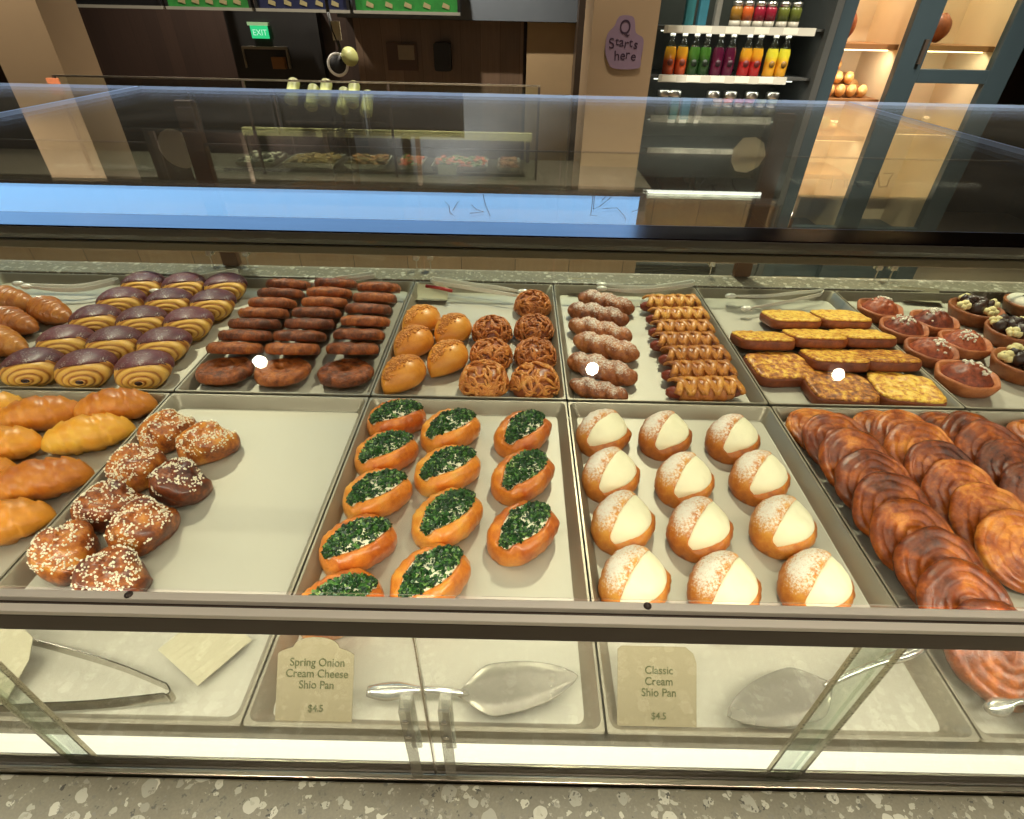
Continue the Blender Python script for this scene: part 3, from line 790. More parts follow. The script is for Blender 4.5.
strokes('glass_lettering', [Z1(s) for s in ([(120, 270), (125, 330), (160, 390), (200, 425), (300, 438), (450, 440)], [(470, 265), (420, 255), (390, 285), (410, 325), (445, 325), (465, 270), (450, 400)],
    [(540, 235), (515, 330), (490, 430)], [(505, 238), (580, 225), (612, 260), (600, 320), (560, 350)], [(680, 350), (720, 420), (755, 440)], [(690, 430), (700, 370), (740, 350)],
    [(890, 300), (905, 370), (940, 420), (985, 440)], [(630, 450), (760, 450)])], 1.5835, .002)
strokes('glass_lettering', [Z2(s) for s in ([(225, 225), (210, 290), (190, 370)], [(300, 220), (330, 280), (320, 350)], [(350, 270), (345, 350)], [(420, 290), (450, 330), (490, 330), (460, 350), (430, 320)],
    [(560, 215), (640, 205), (600, 270), (590, 310)], [(640, 220), (640, 340)], [(690, 220), (780, 215), (740, 270), (715, 340), (650, 345)])], 1.5835, .002)
# terrazzo counter in front
tc = box('terrazzo_counter', M_terr, XL, XR, -.25, .220, .02, .922, bevel=.003)
tag(tc, 'grey terrazzo counter top with pale chips in front of the case', 'counter')

# ------------------------------------------------------------------ trays
XE = [-1.52, -1.111, -.702, -.294, .113, .532, .940, 1.352]
def tray(x0, x1, y0, y1, label):
    x0 += .0015; x1 -= .0015; z0, z1 = .8925, .921
    def rr(x0, x1, y0, y1, z, r=.012):
        out = []
        for cx, cy, a0 in ((x1-r, y1-r, 0), (x0+r, y1-r, 90), (x0+r, y0+r, 180), (x1-r, y0+r, 270)):
            for k in range(5): a = R(a0+22.5*k); out.append(Vector((cx+r*math.cos(a), cy+r*math.sin(a), z)))
        return out
    i = .019
    m = MB(); m.loft([rr(x0+i, x1-i, y0+i, y1-i, z0+.004, .008), rr(x0+i-.001, x1-i+.001, y0+i-.001, y1-i+.001, z0+.0045), rr(x0+.004, x1-.004, y0+.004, y1-.004, z1-.001), rr(x0+.003, x1-.003, y0+.003, y1-.003, z1), rr(x0, x1, y0, y1, z1, .003), rr(x0, x1, y0, y1, z1-.004, .003),
                      rr(x0+.0025, x1-.0025, y0+.0025, y1-.0025, z1-.004, .003), rr(x0+i-.003, x1-i+.003, y0+i-.003, y1-i+.003, z0)])
    o = m.build('baking_tray', [M_tray, M_traywall], None, True, auto=25)
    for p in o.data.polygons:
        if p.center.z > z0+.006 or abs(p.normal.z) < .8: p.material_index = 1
    return tag(o, label, 'tray', 'aluminium baking trays in the case')
names_front = ['tray under golden rolls at the left end of the front row', 'half empty tray beside the pearl sugar buns', 'tray holding the spring onion buns', 'tray holding the cream filled buns', 'tray under the leaning caramel spiral pastries', 'tray right of the caramel spirals, front row right end']
names_back = ['tray under the croissants at the left end of the back row', 'tray under the chocolate glazed rolls', 'tray under the brown ring pastries', 'tray holding crumb buns and tangled strand buns', 'tray holding powdered twists and sausage braids', 'tray holding the cheese toasts', 'tray under the chocolate cream tarts, right end of back row']
for i in range(6): tray(XE[i+1], XE[i+2], .2725, .906, 'pale aluminium ' + names_front[i])
for i in range(7):
    tray(XE[i], XE[i+1], .915, 1.50, 'pale aluminium ' + names_back[i])

# ------------------------------------------------------------------ pastries
# spring onion buns
cols = [[(388, 418), (385, 451), (374, 492), (355, 537), (343, 583)], [(450, 426), (447, 465), (446, 514), (430, 571)], [(522, 429), (522, 471), (522, 526)]]
nm = ['left', 'middle', 'right']
k = 0
for c, col in enumerate(cols):
    for i, (x, y) in enumerate(col):
        p = atz(x, y, ZF+.030)
        place('onion', mk_onion, k, (p.x, p.y, ZF), R(36 + (k*37 % 13) - 6 + c*8), 'spring onion cream cheese bun, %s in the %s column of its tray' % (nth(i, len(col)), nm[c]), 'spring onion cream cheese buns', scale=.94 if c == 0 else .97); k += 1
cols = [[(602, 429), (612, 472), (624, 518), (635, 573)], [(666, 431), (686, 476), (703, 528), (723, 576)], [(735, 436), (760, 472), (785, 522), (817, 578)]]
k = 0
for c, col in enumerate(cols):
    for i, (x, y) in enumerate(col):
        p = atz(x, y, ZF+.032)
        place('cream', mk_cream, k, (p.x, p.y, ZF), R(50 + (k*29 % 15) - 7), 'sugar dusted cream filled bun, %s in the %s column of its tray' % (nth(i, len(col)), nm[c]), 'sugar dusted cream buns'); k += 1
# caramel spirals leaning on each other
def column(kind, maker, p0, p1, n, tilt, zc, D_, T, fmt, group, k0, jit=.004, cat_names=None, sgn=1, scales=1):
    a = atz(p0[0], p0[1], zc); b = atz(p1[0], p1[1], zc)
    t_full = tilt
    for i in range(n):
        tilt = t_full*(.2 if i == 0 else .78 if i == 1 else 1)
        p = a.lerp(b, i/(n-1) if n > 1 else 0)
        rnd = random.Random(k0+i*13)
        p.x += rnd.uniform(-jit, jit)
        # lowest point of the tilted disc touches the tray
        low = -(D_/2)*abs(math.sin(tilt))*1.02
        z = ZF - low + .0008
        place(kind, maker, k0+i, (p.x, p.y, z), rnd.uniform(0, 6.28), fmt % nth(i, n), group, tilt=tilt, scale=scales)
column('kouign', mk_kouign, (816, 419), (968, 605), 8, R(32), ZF+.045, .128, .026, 'dark caramel spiral pastry, %s in the column by the cream buns', 'caramel spiral pastries', 0)
column('kouign', mk_kouign, (884, 414), (1020, 547), 7, R(32), ZF+.045, .128, .026, 'caramel spiral pastry, %s in the middle leaning column', 'caramel spiral pastries', 20)
column('kouign', mk_kouign, (948, 412), (1040, 495), 5, R(32), ZF+.045, .128, .026, 'caramel spiral pastry, %s in the column at the right tray edge', 'caramel spiral pastries', 41)
p = atz(988, 650, ZF+.04)
place('kouign', mk_kouign, 60, (p.x, p.y, ZF+.0345), 1.0, 'caramel spiral pastry seen through the front glass below the rail', 'caramel spiral pastries', tilt=R(32))
p = atz(1035, 426, ZF+.015)
place('kouign', mk_kouign, 61, (p.x, p.y, ZF+.001), 2.0, 'caramel spiral pastry alone in the tray at the far right', 'caramel spiral pastries')
# pearl sugar buns
wd = ['rear right', 'rear left', 'second row left', 'second row right', 'third row left', 'third row right', 'front left', 'front right']
for i, (x, y) in enumerate([(205, 440), (151, 433), (117, 463), (174, 479), (87, 504), (134, 520), (45, 550), (101, 569)]):
    p = atz(x, y, ZF+.03)
    place('pearl', mk_pearl, i, (p.x, p.y, ZF), R(20+47*i), 'knotted bun with pearl sugar, the %s one of its cluster' % wd[i], 'knotted pearl sugar buns', scale=.92)
for i, (x, y, s, w, dg) in enumerate([(0, 410, 1, 'cut by the picture edge at the back', 14), (41, 411, 1, 'in the middle of the rear row', 16), (114, 407, 1, 'at the right end of the rear row', 14),
        (14, 444, 1, 'at the left of the second row', 18), (80, 436, 1, 'lying left of the rear pearl sugar bun', 24), (-22, 476, 1, 'half out of view in the third row', 20), (46, 479, 1, 'browned, lying left of the second pearl sugar bun', 22), (2, 524, 1, 'pale yellow, nearest the front at the left', 24)]):
    p = atz(x, y, ZF+.03)
    place('gold', mk_gold, i, (p.x, p.y, ZF), R(dg), 'golden segmented bread roll, ' + w, 'golden bread rolls')
# chocolate rolls
rows = [[(141, 290), (180, 290), (222, 289)], [(117, 306), (166, 306), (211, 307)], [(86, 323), (135, 325), (183, 325)], [(55, 345), (104, 347), (163, 347)], [(24, 372), (80, 373), (143, 372)]]
k = 0
for r, row in enumerate(rows):
    for c, (x, y) in enumerate(row):
        p = atz(x, y, ZF+.03)
        place('choc', mk_choc, k, (p.x, p.y, ZF), R(14+(k*31 % 11)), 'yellow layered roll with purple chocolate glaze, %s row, %s' % (['rearmost', 'fourth', 'third', 'second', 'front'][r], nm[c]), 'chocolate glazed rolls', scale=.86); k += 1
for i, (x, y, dg, w) in enumerate([(14, 302, -20, 'rearmost of the pile'), (52, 311, -32, 'touching the chocolate rolls'), (14, 322, -25, 'in the middle of the pile'), (22, 340, -28, 'left of the fourth chocolate roll'), (-8, 362, -22, 'nearest the front, cut by the picture edge')]):
    p = atz(x, y, ZF+.028)
    place('cro', mk_cro, i, (p.x, p.y, ZF), R(dg), 'striped brown croissant, ' + w, 'croissants in the back row', scale=1.12)
# ring pastries
for c, (a, b, n) in enumerate((((215, 383), (283, 291), 8), ((281, 383), (337, 290), 8), ((344, 383), (380, 294), 7))):
    A = atz(a[0], a[1]-2, ZF+.012); A.y = max(A.y, 1.0); B = atz(b[0], b[1], ZF+.026)
    for i in range(n):
        p = B.lerp(A, i/(n-1)); rnd = random.Random(c*50+i)
        tl = R(-29)*(.3 if i == n-1 else 1)
        place('ring', mk_ring, c*9+i, (p.x+rnd.uniform(-.003, .003), p.y, ZF+.061*math.sin(-tl)+.001), rnd.uniform(0, 6.28), 'dark brown ring pastry, %s in the %s stack' % (nth(i, n), nm[c]), 'brown ring pastries', tilt=tl, scale=.95)
for i, (x, y, w) in enumerate([(418, 320, 'at the rear left of five'), (455, 329, 'at the rear right of five'), (413, 342, 'in the middle of the left column'), (448, 357, 'at the front right of five'), (403, 373, 'at the front left of five')]):
    p = atz(x, y, ZF+.03)
    place('crumb', mk_crumb, i, (p.x, p.y, ZF), R(52+(i*17 % 9)), 'smooth orange bun with a crumb strip, ' + w, 'crumb topped buns', scale=1.06)
for i, (x, y, w) in enumerate([(535, 303, 'rearmost in the right column'), (536, 328, 'second from the back in the right column'), (537, 353, 'third from the back in the right column'), (539, 381, 'frontmost in the right column'),
        (497, 329, 'rearmost in the left column'), (493, 353, 'second in the left column'), (484, 380, 'frontmost in the left column')]):
    p = atz(x, y, ZF+.028)
    place('lattice', mk_lattice, i, (p.x, p.y, ZF), R(50*i), 'tangled strand bun, ' + w, 'tangled strand buns', scale=1.0 if i in (3, 6) else .94)
for i, (x, y) in enumerate([(606, 301), (598, 313), (600, 329), (606, 345), (602, 367), (588, 389)]):
    p = atz(x, y, ZF+.026)
    place('twist', mk_twist, i, (p.x, p.y, ZF), R(-27+(i*7 % 9)-4), 'sugar powdered twisted pastry, %s of six' % nth(i, 6), 'powdered twists', scale=1.03 if i < 5 else .8)
for i, (x, y) in enumerate([(671, 304), (678, 317), (682, 331), (686, 344), (694, 357), (699, 371), (705, 388)]):
    p = atz(x, y, ZF+.026)
    place('braid', mk_braid, i, (p.x, p.y, ZF), R(4), 'braided sausage bread, %s of seven' % nth(i, 7), 'braided sausage breads', scale=1.0)
# cheese toasts: three flat in front, the others resting on the row before them
for i, (x, y, rz, w) in enumerate([(772, 368, 4, 'flat at the left of the front row'), (841, 384, -4, 'flat in the middle of the front row'), (905, 384, -8, 'flat and bright yellow at the right of the front row')]):
    p = atz(x, y, ZF+.026); place('toast', mk_toast, i, (p.x, p.y, ZF), R(rz), 'cheese toast slice, ' + w, 'cheese toasts')
for i, (x, y, w, tl) in enumerate([(832, 356, 'tilted behind the middle front slice', 15), (890, 356, 'tilted behind the bright yellow slice', 15), (752, 338, 'dark, tilted at the left end of the third row', 17), (817, 338, 'tilted in the middle of the third row', 17), (878, 337, 'tilted at the right of the third row', 17), (797, 320, 'tilted at the rear left', 12), (858, 322, 'tilted at the rear right', 12)]):
    p = atz(x, y, ZF+.038); place('toast', mk_toast, i+1, (p.x, p.y, ZF+.053*math.sin(R(tl))+.003+.0), R(-3+(i*5 % 7)), 'cheese toast slice, ' + w, 'cheese toasts', tilt=R(-tl), scale=.93)
for i, (x, y, w) in enumerate([(886, 312, 'rearmost, tall beside the last toast'), (932, 322, 'second from the back on the right'), (903, 326, 'between the toasts and the right column'), (961, 340, 'rightmost of the group'), (931, 347, 'in the middle of the group'), (956, 373, 'nearest the front, by the caramel spirals')]):
    p = atz(x, y, ZF+.03); place('danish', mk_danish, i, (p.x, p.y, ZF), R(60*i), 'red berry danish with white crumbs, ' + w, 'berry danishes', scale=1.04 if i == 5 else .96)
for i, (x, y, w) in enumerate([(982, 319, 'leftmost of the group'), (1014, 331, 'cut by the picture edge behind the front one'), (1020, 368, 'nearest the front, cut by the picture edge')]):
    p = atz(x, y, ZF+.02); place('tart', mk_tart, i, (p.x, p.y, ZF), R(70*i), 'chocolate tart with cream dollops, ' + w, 'chocolate cream tarts', scale=1.18)
p = atz(1027, 303, ZF+.03); o = mk_tart(9, True); o.location = (p.x, p.y, ZF); tag(o, 'tart with smooth white icing and a green garnish at the rear right', 'tart')
o.name = 'iced_tart'

relax()
# ------------------------------------------------------------------ tools and cards in the trays
M_steelb = steel('blade_steel', (176, 168, 152), .25, (1.5, 1.5, 1.5), .04, .72)
M_tool = steel('tool_steel', (246, 240, 224), .25, (30, 30, 30), .05, .2)
M_darksteel = steel('tong_steel', (168, 162, 150), .16, (30, 30, 30), .05)
ZT = .9235
def tongs(name, pts_a, pts_b, label, w=.014, z=None, head=True):
    M_chrome = M_tool if head else M_darksteel
    z = z or ZT + w/2 + .001
    t = thing(name, label, 'tongs', (0, 0, 0), 'steel serving tongs')
    A = [atz(x, y, z) for x, y in pts_a]; B = [atz(x, y, z) for x, y in pts_b]
    def sm(P): return [Vector(v) for v in catmull([tuple(p) for p in P], 6, False)] + [P[-1]]
    for P in (A, B):
        m = MB(); P = sm(P); n = len(P); m.ribbon(P, [w*(.55+.45*min(1, 3*i/n)) for i in range(n)], .0016); m.build('arm', M_chrome, t, auto=40)
        if head:
            h = MB(); d = (P[0]-P[2]).normalized(); c = P[0]+d*.012
            h.blob(c, .017, 1, .05, 10, 6, (1.0, .55, .45)); h.build('gripping_head', M_chrome, t)
    m = MB(); a = A[-1]; b = B[-1]; mid = (a+b)/2 + (a-A[-2]).normalized()*(a-b).length*.7
    m.ribbon(sm([a, (a+mid)/2 + (a-b)*.22, mid, (b+mid)/2 - (a-b)*.22, b]), w, .0016); m.build('spring_bend', M_chrome, t, auto=40)
    return t
tongs('serving_tongs', [(6, 636), (60, 649), (120, 667), (166, 686)], [(-20, 709), (40, 707), (100, 704), (166, 697)], 'large steel tongs lying open in the front tray behind the front glass', .018, .915, False)
ZR = .928
tongs('serving_tongs', [(22, 284), (50, 286), (80, 286), (112, 280)], [(30, 287), (60, 290), (85, 289), (112, 283)], 'steel tongs lying at the back of the tray behind the croissants', .012, ZR+.002)
tongs('serving_tongs', [(150, 286), (180, 280), (210, 275), (232, 271)], [(160, 290), (185, 284), (212, 279), (232, 274)], 'steel tongs lying behind the chocolate glazed rolls', .012, ZR+.002)
tongs('serving_tongs', [(318, 282), (335, 279), (355, 276), (370, 274)], [(322, 285), (338, 282), (356, 279), (370, 277)], 'steel tongs lying behind the brown ring pastries', .012, ZR+.002)
tongs('serving_tongs', [(519, 291), (500, 288), (470, 284), (436, 279)], [(519, 296), (500, 293), (470, 288), (438, 283)], 'steel tongs with a red end behind the strand buns', .012, ZR+.002)
tongs('serving_tongs', [(606, 285), (630, 287), (655, 287), (690, 282)], [(606, 289), (630, 291), (655, 290), (690, 285)], 'steel tongs lying behind the powdered twists', .012, ZR+.002)
tongs('serving_tongs', [(750, 308), (775, 304), (800, 299), (818, 295)], [(735, 296), (765, 296), (795, 293), (818, 291)], 'steel tongs resting in the back of the toast tray', .010, .922)
o = MB().tube([atz(x, y, ZR+.006) for x, y in ((426, 286), (440, 288), (452, 291))], .005, 8).build('red_grip', plain('red_plastic', (170, 50, 40), .4), [q for q in C.objects if q.get('label', '').startswith('steel tongs with a red')][0])
def flatcard(px, label, w, d, lift, rz=0, mat=None):
    p = atz(px[0], px[1], ZF+.004)
    m = MB(); rings = []
    for i in range(9):
        s = i/8; rings.append([Vector((x, (s-.5)*d, .0008+lift*(s-.35)**2+t)) for x, t in ((-w/2, 0), (w/2, 0), (w/2, .0006), (-w/2, .0006))])
    m.loft(rings); o = m.build('price_card', mat or M_card2, None, smooth=False); o.matrix_world = Matrix.Translation(p) @ Matrix.Rotation(R(rz), 4, 'Z')
    return tag(o, label, 'price card')
flatcard((432, 297), 'blank beige card lying at the back left of the bun tray', .09, .075, .05, 0)
flatcard((582, 290), 'blank pale card lying at the back left of the twist tray', .085, .07, .05, 0)
flatcard((920, 300), 'pale card lying at the back behind the berry danishes', .11, .06, .06, -8)
flatcard((135, 284), 'pale card lying at the back behind the chocolate rolls', .07, .06, .04, 4)
# cake servers
def server(label, tip, heel_l, heel_r, neck, hend, z, grip):
    t = thing('cake_server', label, 'cake server', (0, 0, 0), 'steel cake servers')
    T, Lh, Rh, Nk, He = [atz(x, y, z) for x, y in (tip, heel_l, heel_r, neck, hend)]
    ax = (T-Nk).normalized(); wd_ = (Lh-Rh); 
    pl = []; ln = (T-Nk).length; side = Vector((-ax.y, ax.x, 0)); w = wd_.length*.45
    def off(s): 
        if s < .30: return .08+.92*math.sin(PI/2*s/.30)**1.2
        return 1.0*(1-((s-.30)/.70)**2.2)**.75
    L1 = [Nk+ax*ln*s+side*w*off(s) for s in [i/28 for i in range(29)]]; L2 = [Nk+ax*ln*s-side*w*off(s) for s in [i/28 for i in range(29)]]
    m = MB(); rings = []
    for a, b in zip(L1, L2):
        c = (a+b)/2; ring = []
        for f in (-1, -.93, -.85, -.4, 0, .4, .85, .93, 1): ring.append(c+(a-c)*f*1.0 + Vector((0, 0, .0012 if abs(f) > .9 else .0005)))
        ring += [q-Vector((0, 0, .0012)) for q in reversed(ring)]
        rings.append(ring)
    m.loft(rings); m.build('blade', M_steelb, t, auto=35)
    h = MB(); n = 14; path = []; rad = []
    for i in range(n+1):
        s = i/n; path.append(Nk.lerp(He, s)+Vector((0, 0, .006+.010*math.sin(PI*min(1, s*1.3))*.6))); rad.append(.0040 if s < .45 else .0040+.0068*math.sin(PI*min(1, (s-.45)/.6))*grip)
    path.insert(0, Nk+ax*.012+Vector((0, 0, .001))); rad.insert(0, .003)
    h.tube(path, rad, 10, .8); h.build('handle', M_chrome, t)
    return t
server('steel cake server lying in front of the spring onion buns, blade pointing right', (578, 676), (512, 664), (500, 722), (458, 695), (368, 694), .9235, 1)
server('steel cake server lying in front of the cream buns, blade pointing left', (727, 716), (800, 668), (826, 728), (832, 684), (921, 650), .9235, .6)
server('steel cake server at the right edge in front of the caramel spirals', (1080, 735), (1020, 690), (1010, 725), (1024, 704), (985, 712), .9235, 1)
# lettered cards standing just behind the front glass
def standcard(px0, px1, top_y, lines, label, arch, name='price_card'):
    a = atz(px0[0], px0[1], ZF+.012); b = atz(px1[0], px1[1], ZF+.012); w = (b-a).length
    c = (a+b)/2; ang = R(50)      # leaning back
    lo, hi = .02, .25
    up = Vector((0, math.cos(ang), math.sin(ang)))
    for _ in range(40):
        h = (lo+hi)/2; P = c+up*h; d = P-Vector((0, 0, CZ))
        # image height of the top
        v = (d.y*math.sin(PITCH)+d.z*math.cos(PITCH))/(d.y*math.cos(PITCH)-d.z*math.sin(PITCH))
        if 409.5-F_PX*v > top_y: lo = h
        else: hi = h
    hh = h
    poly = [(-w/2, 0), (w/2, 0), (w/2, hh*.80)]
    if arch: poly += [(w/2-.006, hh*.84), (w*.30, hh*.88)] + [(w*.30*math.cos(R(q)), hh*.88+hh*.12*math.sin(R(q))) for q in range(20, 161, 20)] + [(-w*.30, hh*.88), (-w/2+.006, hh*.84)]
    else: poly += [(w*.46, hh*.92), (w*.36, hh), (-w*.45, hh), (-w/2, hh*.96)]
    poly.append((-w/2, hh*.80) if arch else (-w/2, hh*.9))
    M = Matrix.Translation(c) @ Matrix.Rotation(ang, 4, 'X')
    t = thing(name, label, 'price card', c)
    Mi = Matrix.Rotation(ang, 4, 'X')
    m = MB(); m.prism(poly, 0, .0012, Mi); hard(m, 'card', M_card, t)
    y = hh*.70
    for s, sz, dy in lines:
        text_mesh('lettering', s, sz, M_ink, Mi @ Matrix.Translation((.002, y*1.0, .0016)), t, sx=.92, bold=.00008); y -= dy
    return t
standcard((275, 722), (352, 722), 641, [('Spring Onion', .0128, .0125), ('Cream Cheese', .0128, .0125), ('Shio Pan', .0128, .026), ('$4.5', .011, 0)], 'arched beige card reading Spring Onion Cream Cheese Shio Pan', True)
standcard((617, 726), (696, 726), 643, [('Classic', .0128, .0125), ('Cream', .0128, .0125), ('Shio Pan', .0128, .026), ('$4.5', .011, 0)], 'beige card reading Classic Cream Shio Pan before the cream buns', False)
# curled fallen card in the half empty tray
m = MB(); rings = []
c0, c1, c2, c3 = atz(158, 650, .912), atz(198, 686, .905), atz(252, 640, .905), atz(212, 606, .93)
for i in range(9):
    s = i/8; bow = Vector((0, 0, .018*(1-s)**2)); rings.append([c1.lerp(c0, s)+bow*0, c2.lerp(c3, s), c2.lerp(c3, s)+Vector((0, 0, .0008)), c1.lerp(c0, s)+Vector((0, 0, .0008))])
m.loft(rings); tag(m.build('price_card', M_card2, None, smooth=False), 'curled pale card fallen face down behind the left front glass', 'price card')
m = MB(); c = atz(-2, 668, .915)
poly = [(-.05, -.045), (.028, -.05), (.033, .01), (.025, .035), (.0, .05), (-.05, .05)]
m.prism(poly, 0, .001, Matrix.Translation(c) @ Matrix.Rotation(R(20), 4, 'X')); tag(hard(m, 'price_card', M_card2), 'white rounded card cut by the left picture edge', 'price card')

# ------------------------------------------------------------------ far service counter
fc = thing('service_counter', 'far service counter with food pans behind a thin framed glass', 'counter')
FX0, FX1 = -4.2, .70
box('cabinet', M_cab, FX0, FX1, 3.03, 3.58, .0, .80, fc); box('counter_top', plain('counter_stone', (84, 76, 66), .35), FX0-.0, FX1+.01, 3.0, 3.6, .80, .832, fc, bevel=.003)
RT = ROOF+.008
hs = thing('hanging_screen', 'wide pale blue screen hanging above the far counter, mirrored in the flat glass roof', 'screen', (0, 3.0, 0))
box('screen_frame', M_black, FX0, .70, .005, .06, 1.945, 2.42, hs)
M_screen = emit('blue_screen', (140, 196, 250), 3.3)
box('screen', M_screen, FX0+.02, .657, 0, .0049, 1.966, 2.40, hs)
for x in (-3.4, -1.7, 0): box('hanger', M_dark, x-.015, x+.015, .02, .05, 2.42, 3.0, hs)
m = MB()
def Z3(pts):
    out = []
    for x, y in pts:
        p = aty(420 + x/4.267, 180 + y/4.267, 3.0); out.append(Vector((p.x, -.0015, 2*RT-p.z)))
    return out
for s in ([(108, 92), (125, 110), (128, 140), (150, 155)], [(140, 130), (160, 95), (168, 92)], [(220, 105), (240, 125), (272, 135), (215, 142)], [(270, 60), (278, 100), (300, 155)], [(720, 55), (738, 70), (728, 150), (755, 153)],
          [(745, 58), (740, 125), (770, 110), (830, 60)], [(770, 95), (800, 60)], [(780, 122), (840, 118), (870, 150), (878, 170)], [(905, 135), (935, 125)]):
    m.tube(Z3(s), .0022, 5)
m.build('line_drawing', plain('screen_ink', (70, 110, 150), .6), hs)
gl = MB(); gl.box(-2.31, .105, 3.10, 3.106, .832, 1.268); hard(gl, 'counter_glass', M_glass, fc)
box('glass_frame', M_steel, -2.31, .105, 3.098, 3.108, 1.268, 1.276, fc)
for x in (-2.305, .10, -1.37, -.65): box('glass_post', M_dark, x-.006, x+.006, 3.096, 3.11, .832, 1.268, fc)
lz = aty(360, 134, 3.5).z; box('inner_ledge', plain('pale_ledge', (190, 184, 130), .5), -1.62, .08, 3.50, 3.54, lz-.02, lz+.02, fc); 
for x in (-1.6, .06): box('ledge_leg', M_dark, x-.01, x+.01, 3.51, 3.53, .832, lz-.02, fc)
box('food_well', M_dark, -1.62, .04, 3.16, 3.46, .832, .846, fc)
rnd = random.Random(4)
foods = [((-1.56, -1.34), (70, 66, 56), (206, 200, 176), 'black and white pieces'), ((-1.30, -1.0), (150, 120, 60), (120, 100, 50), 'olive brown food'), ((-.96, -.72), (160, 110, 60), (110, 90, 40), 'brown and green food'), ((-.68, -.52), (186, 84, 44), (80, 104, 46), 'orange and green salad'), ((-.48, -.16), (206, 96, 50), (96, 116, 50), 'bright orange salad'), ((-.12, .02), (150, 96, 56), (110, 80, 40), 'brown food')]
for (x0, x1), c0, c1, w in foods:
    pan = thing('food_pan', 'shallow metal pan of %s in the far counter' % w, 'food pan', ((x0+x1)/2, 3.3, .8465), 'food pans in the far counter')
    b = MB(); hw = (x1-x0)/2-.005
    b.loft([[Vector((sx*s, sy*t, z)) for sx, sy in ((-1, -1), (1, -1), (1, 1), (-1, 1))] for s, t, z in ((hw-.01, .11, 0.0), (hw, .125, .03), (hw-.004, .121, .03), (hw-.013, .107, .004))]); hard(b, 'pan', M_chrome, pan)
    g1, g2 = MB(), MB()
    for i in range(int(220*(x1-x0)/.3)):
        (g1 if rnd.random() < .55 else g2).blob((rnd.uniform(-hw+.02, hw-.02), rnd.uniform(-.095, .095), rnd.uniform(.015, .04)), rnd.uniform(.009, .016), i, .5, 5, 4, (1.3, .8, .6))
    g1.build('food', plain('food_'+w.replace(' ', '_')+'_a', c0, .5, var=.2, scale=30), pan)['kind'] = 'stuff'; g2.build('food', plain('food_'+w.replace(' ', '_')+'_b', c1, .5, var=.2, scale=30), pan)['kind'] = 'stuff'
pc = box('label_card', M_card2, -.43, -.33, 3.118, 3.121, .846, .895); tag(pc, 'small white label card in front of the orange salad pan', 'label card')
# round ended pale green canisters behind the far glass
M_can = plain('pale_green_plastic', (176, 178, 112), .5, var=.04)
for i, (x, y) in enumerate([(291, 101), (311, 107), (324, 102), (352, 104), (366, 113), (342, 110)]):
    p = aty(x, y, 3.40)
    t = thing('canister', 'x', 'canister', p, 'pale green canisters')
    t['label'] = 'pale green round ended canister, ' + ['leftmost of the row', 'second from the left, lower', 'third from the left', 'third from the right', 'rightmost of the row', 'second from the right, low and dim'][i]
    m = MB(); m.lathe([(.030, -.004), (.036, 0), (.036, .006), (.033, .007), (.031, .13), (.028, .135), (.004, .136)], 20, M=Matrix.Rotation(R(-52), 4, 'X') @ Matrix.Rotation(0, 4, 'X')); m.build('body', M_can, t, auto=40)
    l = MB(); l.lathe([(.029, -.0045), (.027, -.006), (.003, -.0065)], 20, M=Matrix.Rotation(R(-52), 4, 'X')); l.build('lid', plain('canister_lid', (196, 196, 130), .5), t)
# rack that carries them
rk = thing('canister_rack', 'thin dark rack carrying the pale green canisters on the far counter', 'rack')
box('shelf_bar', M_dark, -1.36, -.78, 3.52, 3.534, 1.02, 1.03, rk); box('rack_leg', M_dark, -1.36, -1.35, 3.55, 3.56, .8335, 1.02, rk); box('rack_leg', M_dark, -.79, -.78, 3.55, 3.56, .8335, 1.02, rk)

# ------------------------------------------------------------------ back wall things
M_menu_g = plain('menu_green', (40, 120, 50), .5, var=.35, scale=25); M_menu_k = plain('menu_black', (18, 18, 20), .4); M_menu_n = plain('menu_navy', (30, 36, 66), .4, var=.2, scale=12)
bounds = [(-3.66, -2.79, M_menu_k, 'black'), (-2.76, -2.09, M_menu_g, 'dark green, left of the navy one'), (-2.06, -1.33, M_menu_n, 'navy blue'), (-1.30, -.47, M_menu_g, 'bright green, rightmost in the row')]
for x0, x1, mt, w in bounds:
    t = thing('menu_board', '%s menu board hanging high on the back wall' % w if ',' not in w else 'menu board high on the back wall, ' + w, 'menu board', ((x0+x1)/2, 5.2, 1.555), 'menu boards')
    hw = (x1-x0)/2
    f = MB(); f.box(-hw, hw, 0, .06, .5, .52); f.box(-hw, -hw+.02, 0, .06, 0, .5); f.box(hw-.02, hw, 0, .06, 0, .5); hard(f, 'frame', M_black, t); box('bottom_rail', plain('menu_frame', (150, 148, 136), .4), -hw, hw, 0, .06, -.02, 0, t)
    box('menu_panel', M_menu_k, -hw+.02, hw-.02, .02, .05, 0, .5, t); box('picture_strip', mt, -hw+.02, hw-.02, .014, .02, .0, .14, t)
    g = MB()
    for i in range(5 if mt != M_menu_k else 0):
        x = -hw+.12+i*(2*hw-.24)/4; g.prism([(x-.02, .03), (x+.035, .015), (x+.04, .04), (x-.01, .06)], .0, .003, Matrix.Translation((0, .0145, 0)) @ Matrix.Rotation(PI/2, 4, 'X')); g.prism([(x+.03, .10), (x+.075, .09), (x+.07, .13), (x+.02, .14)], 0, .003, Matrix.Translation((0, .0145, 0)) @ Matrix.Rotation(PI/2, 4, 'X'))
    if g.v: hard(g, 'printed_shapes', plain('menu_print', (150, 140, 100), .6), t)
    box('hanger', M_dark, -.02, .02, .02, .05, .52, 3.0-1.555, t)
p = aty(260, 32, 5.58)
ex = thing('exit_sign', 'small lit green exit sign on the dark doorway', 'exit sign', p)
box('housing', plain('sign_housing', (150, 190, 150), .4), -.088, .088, -.02, .012, .045, .068, ex); box('lit_panel', emit('exit_green', (60, 225, 140), .9), -.07, .07, -.018, .008, -.045, .045, ex)
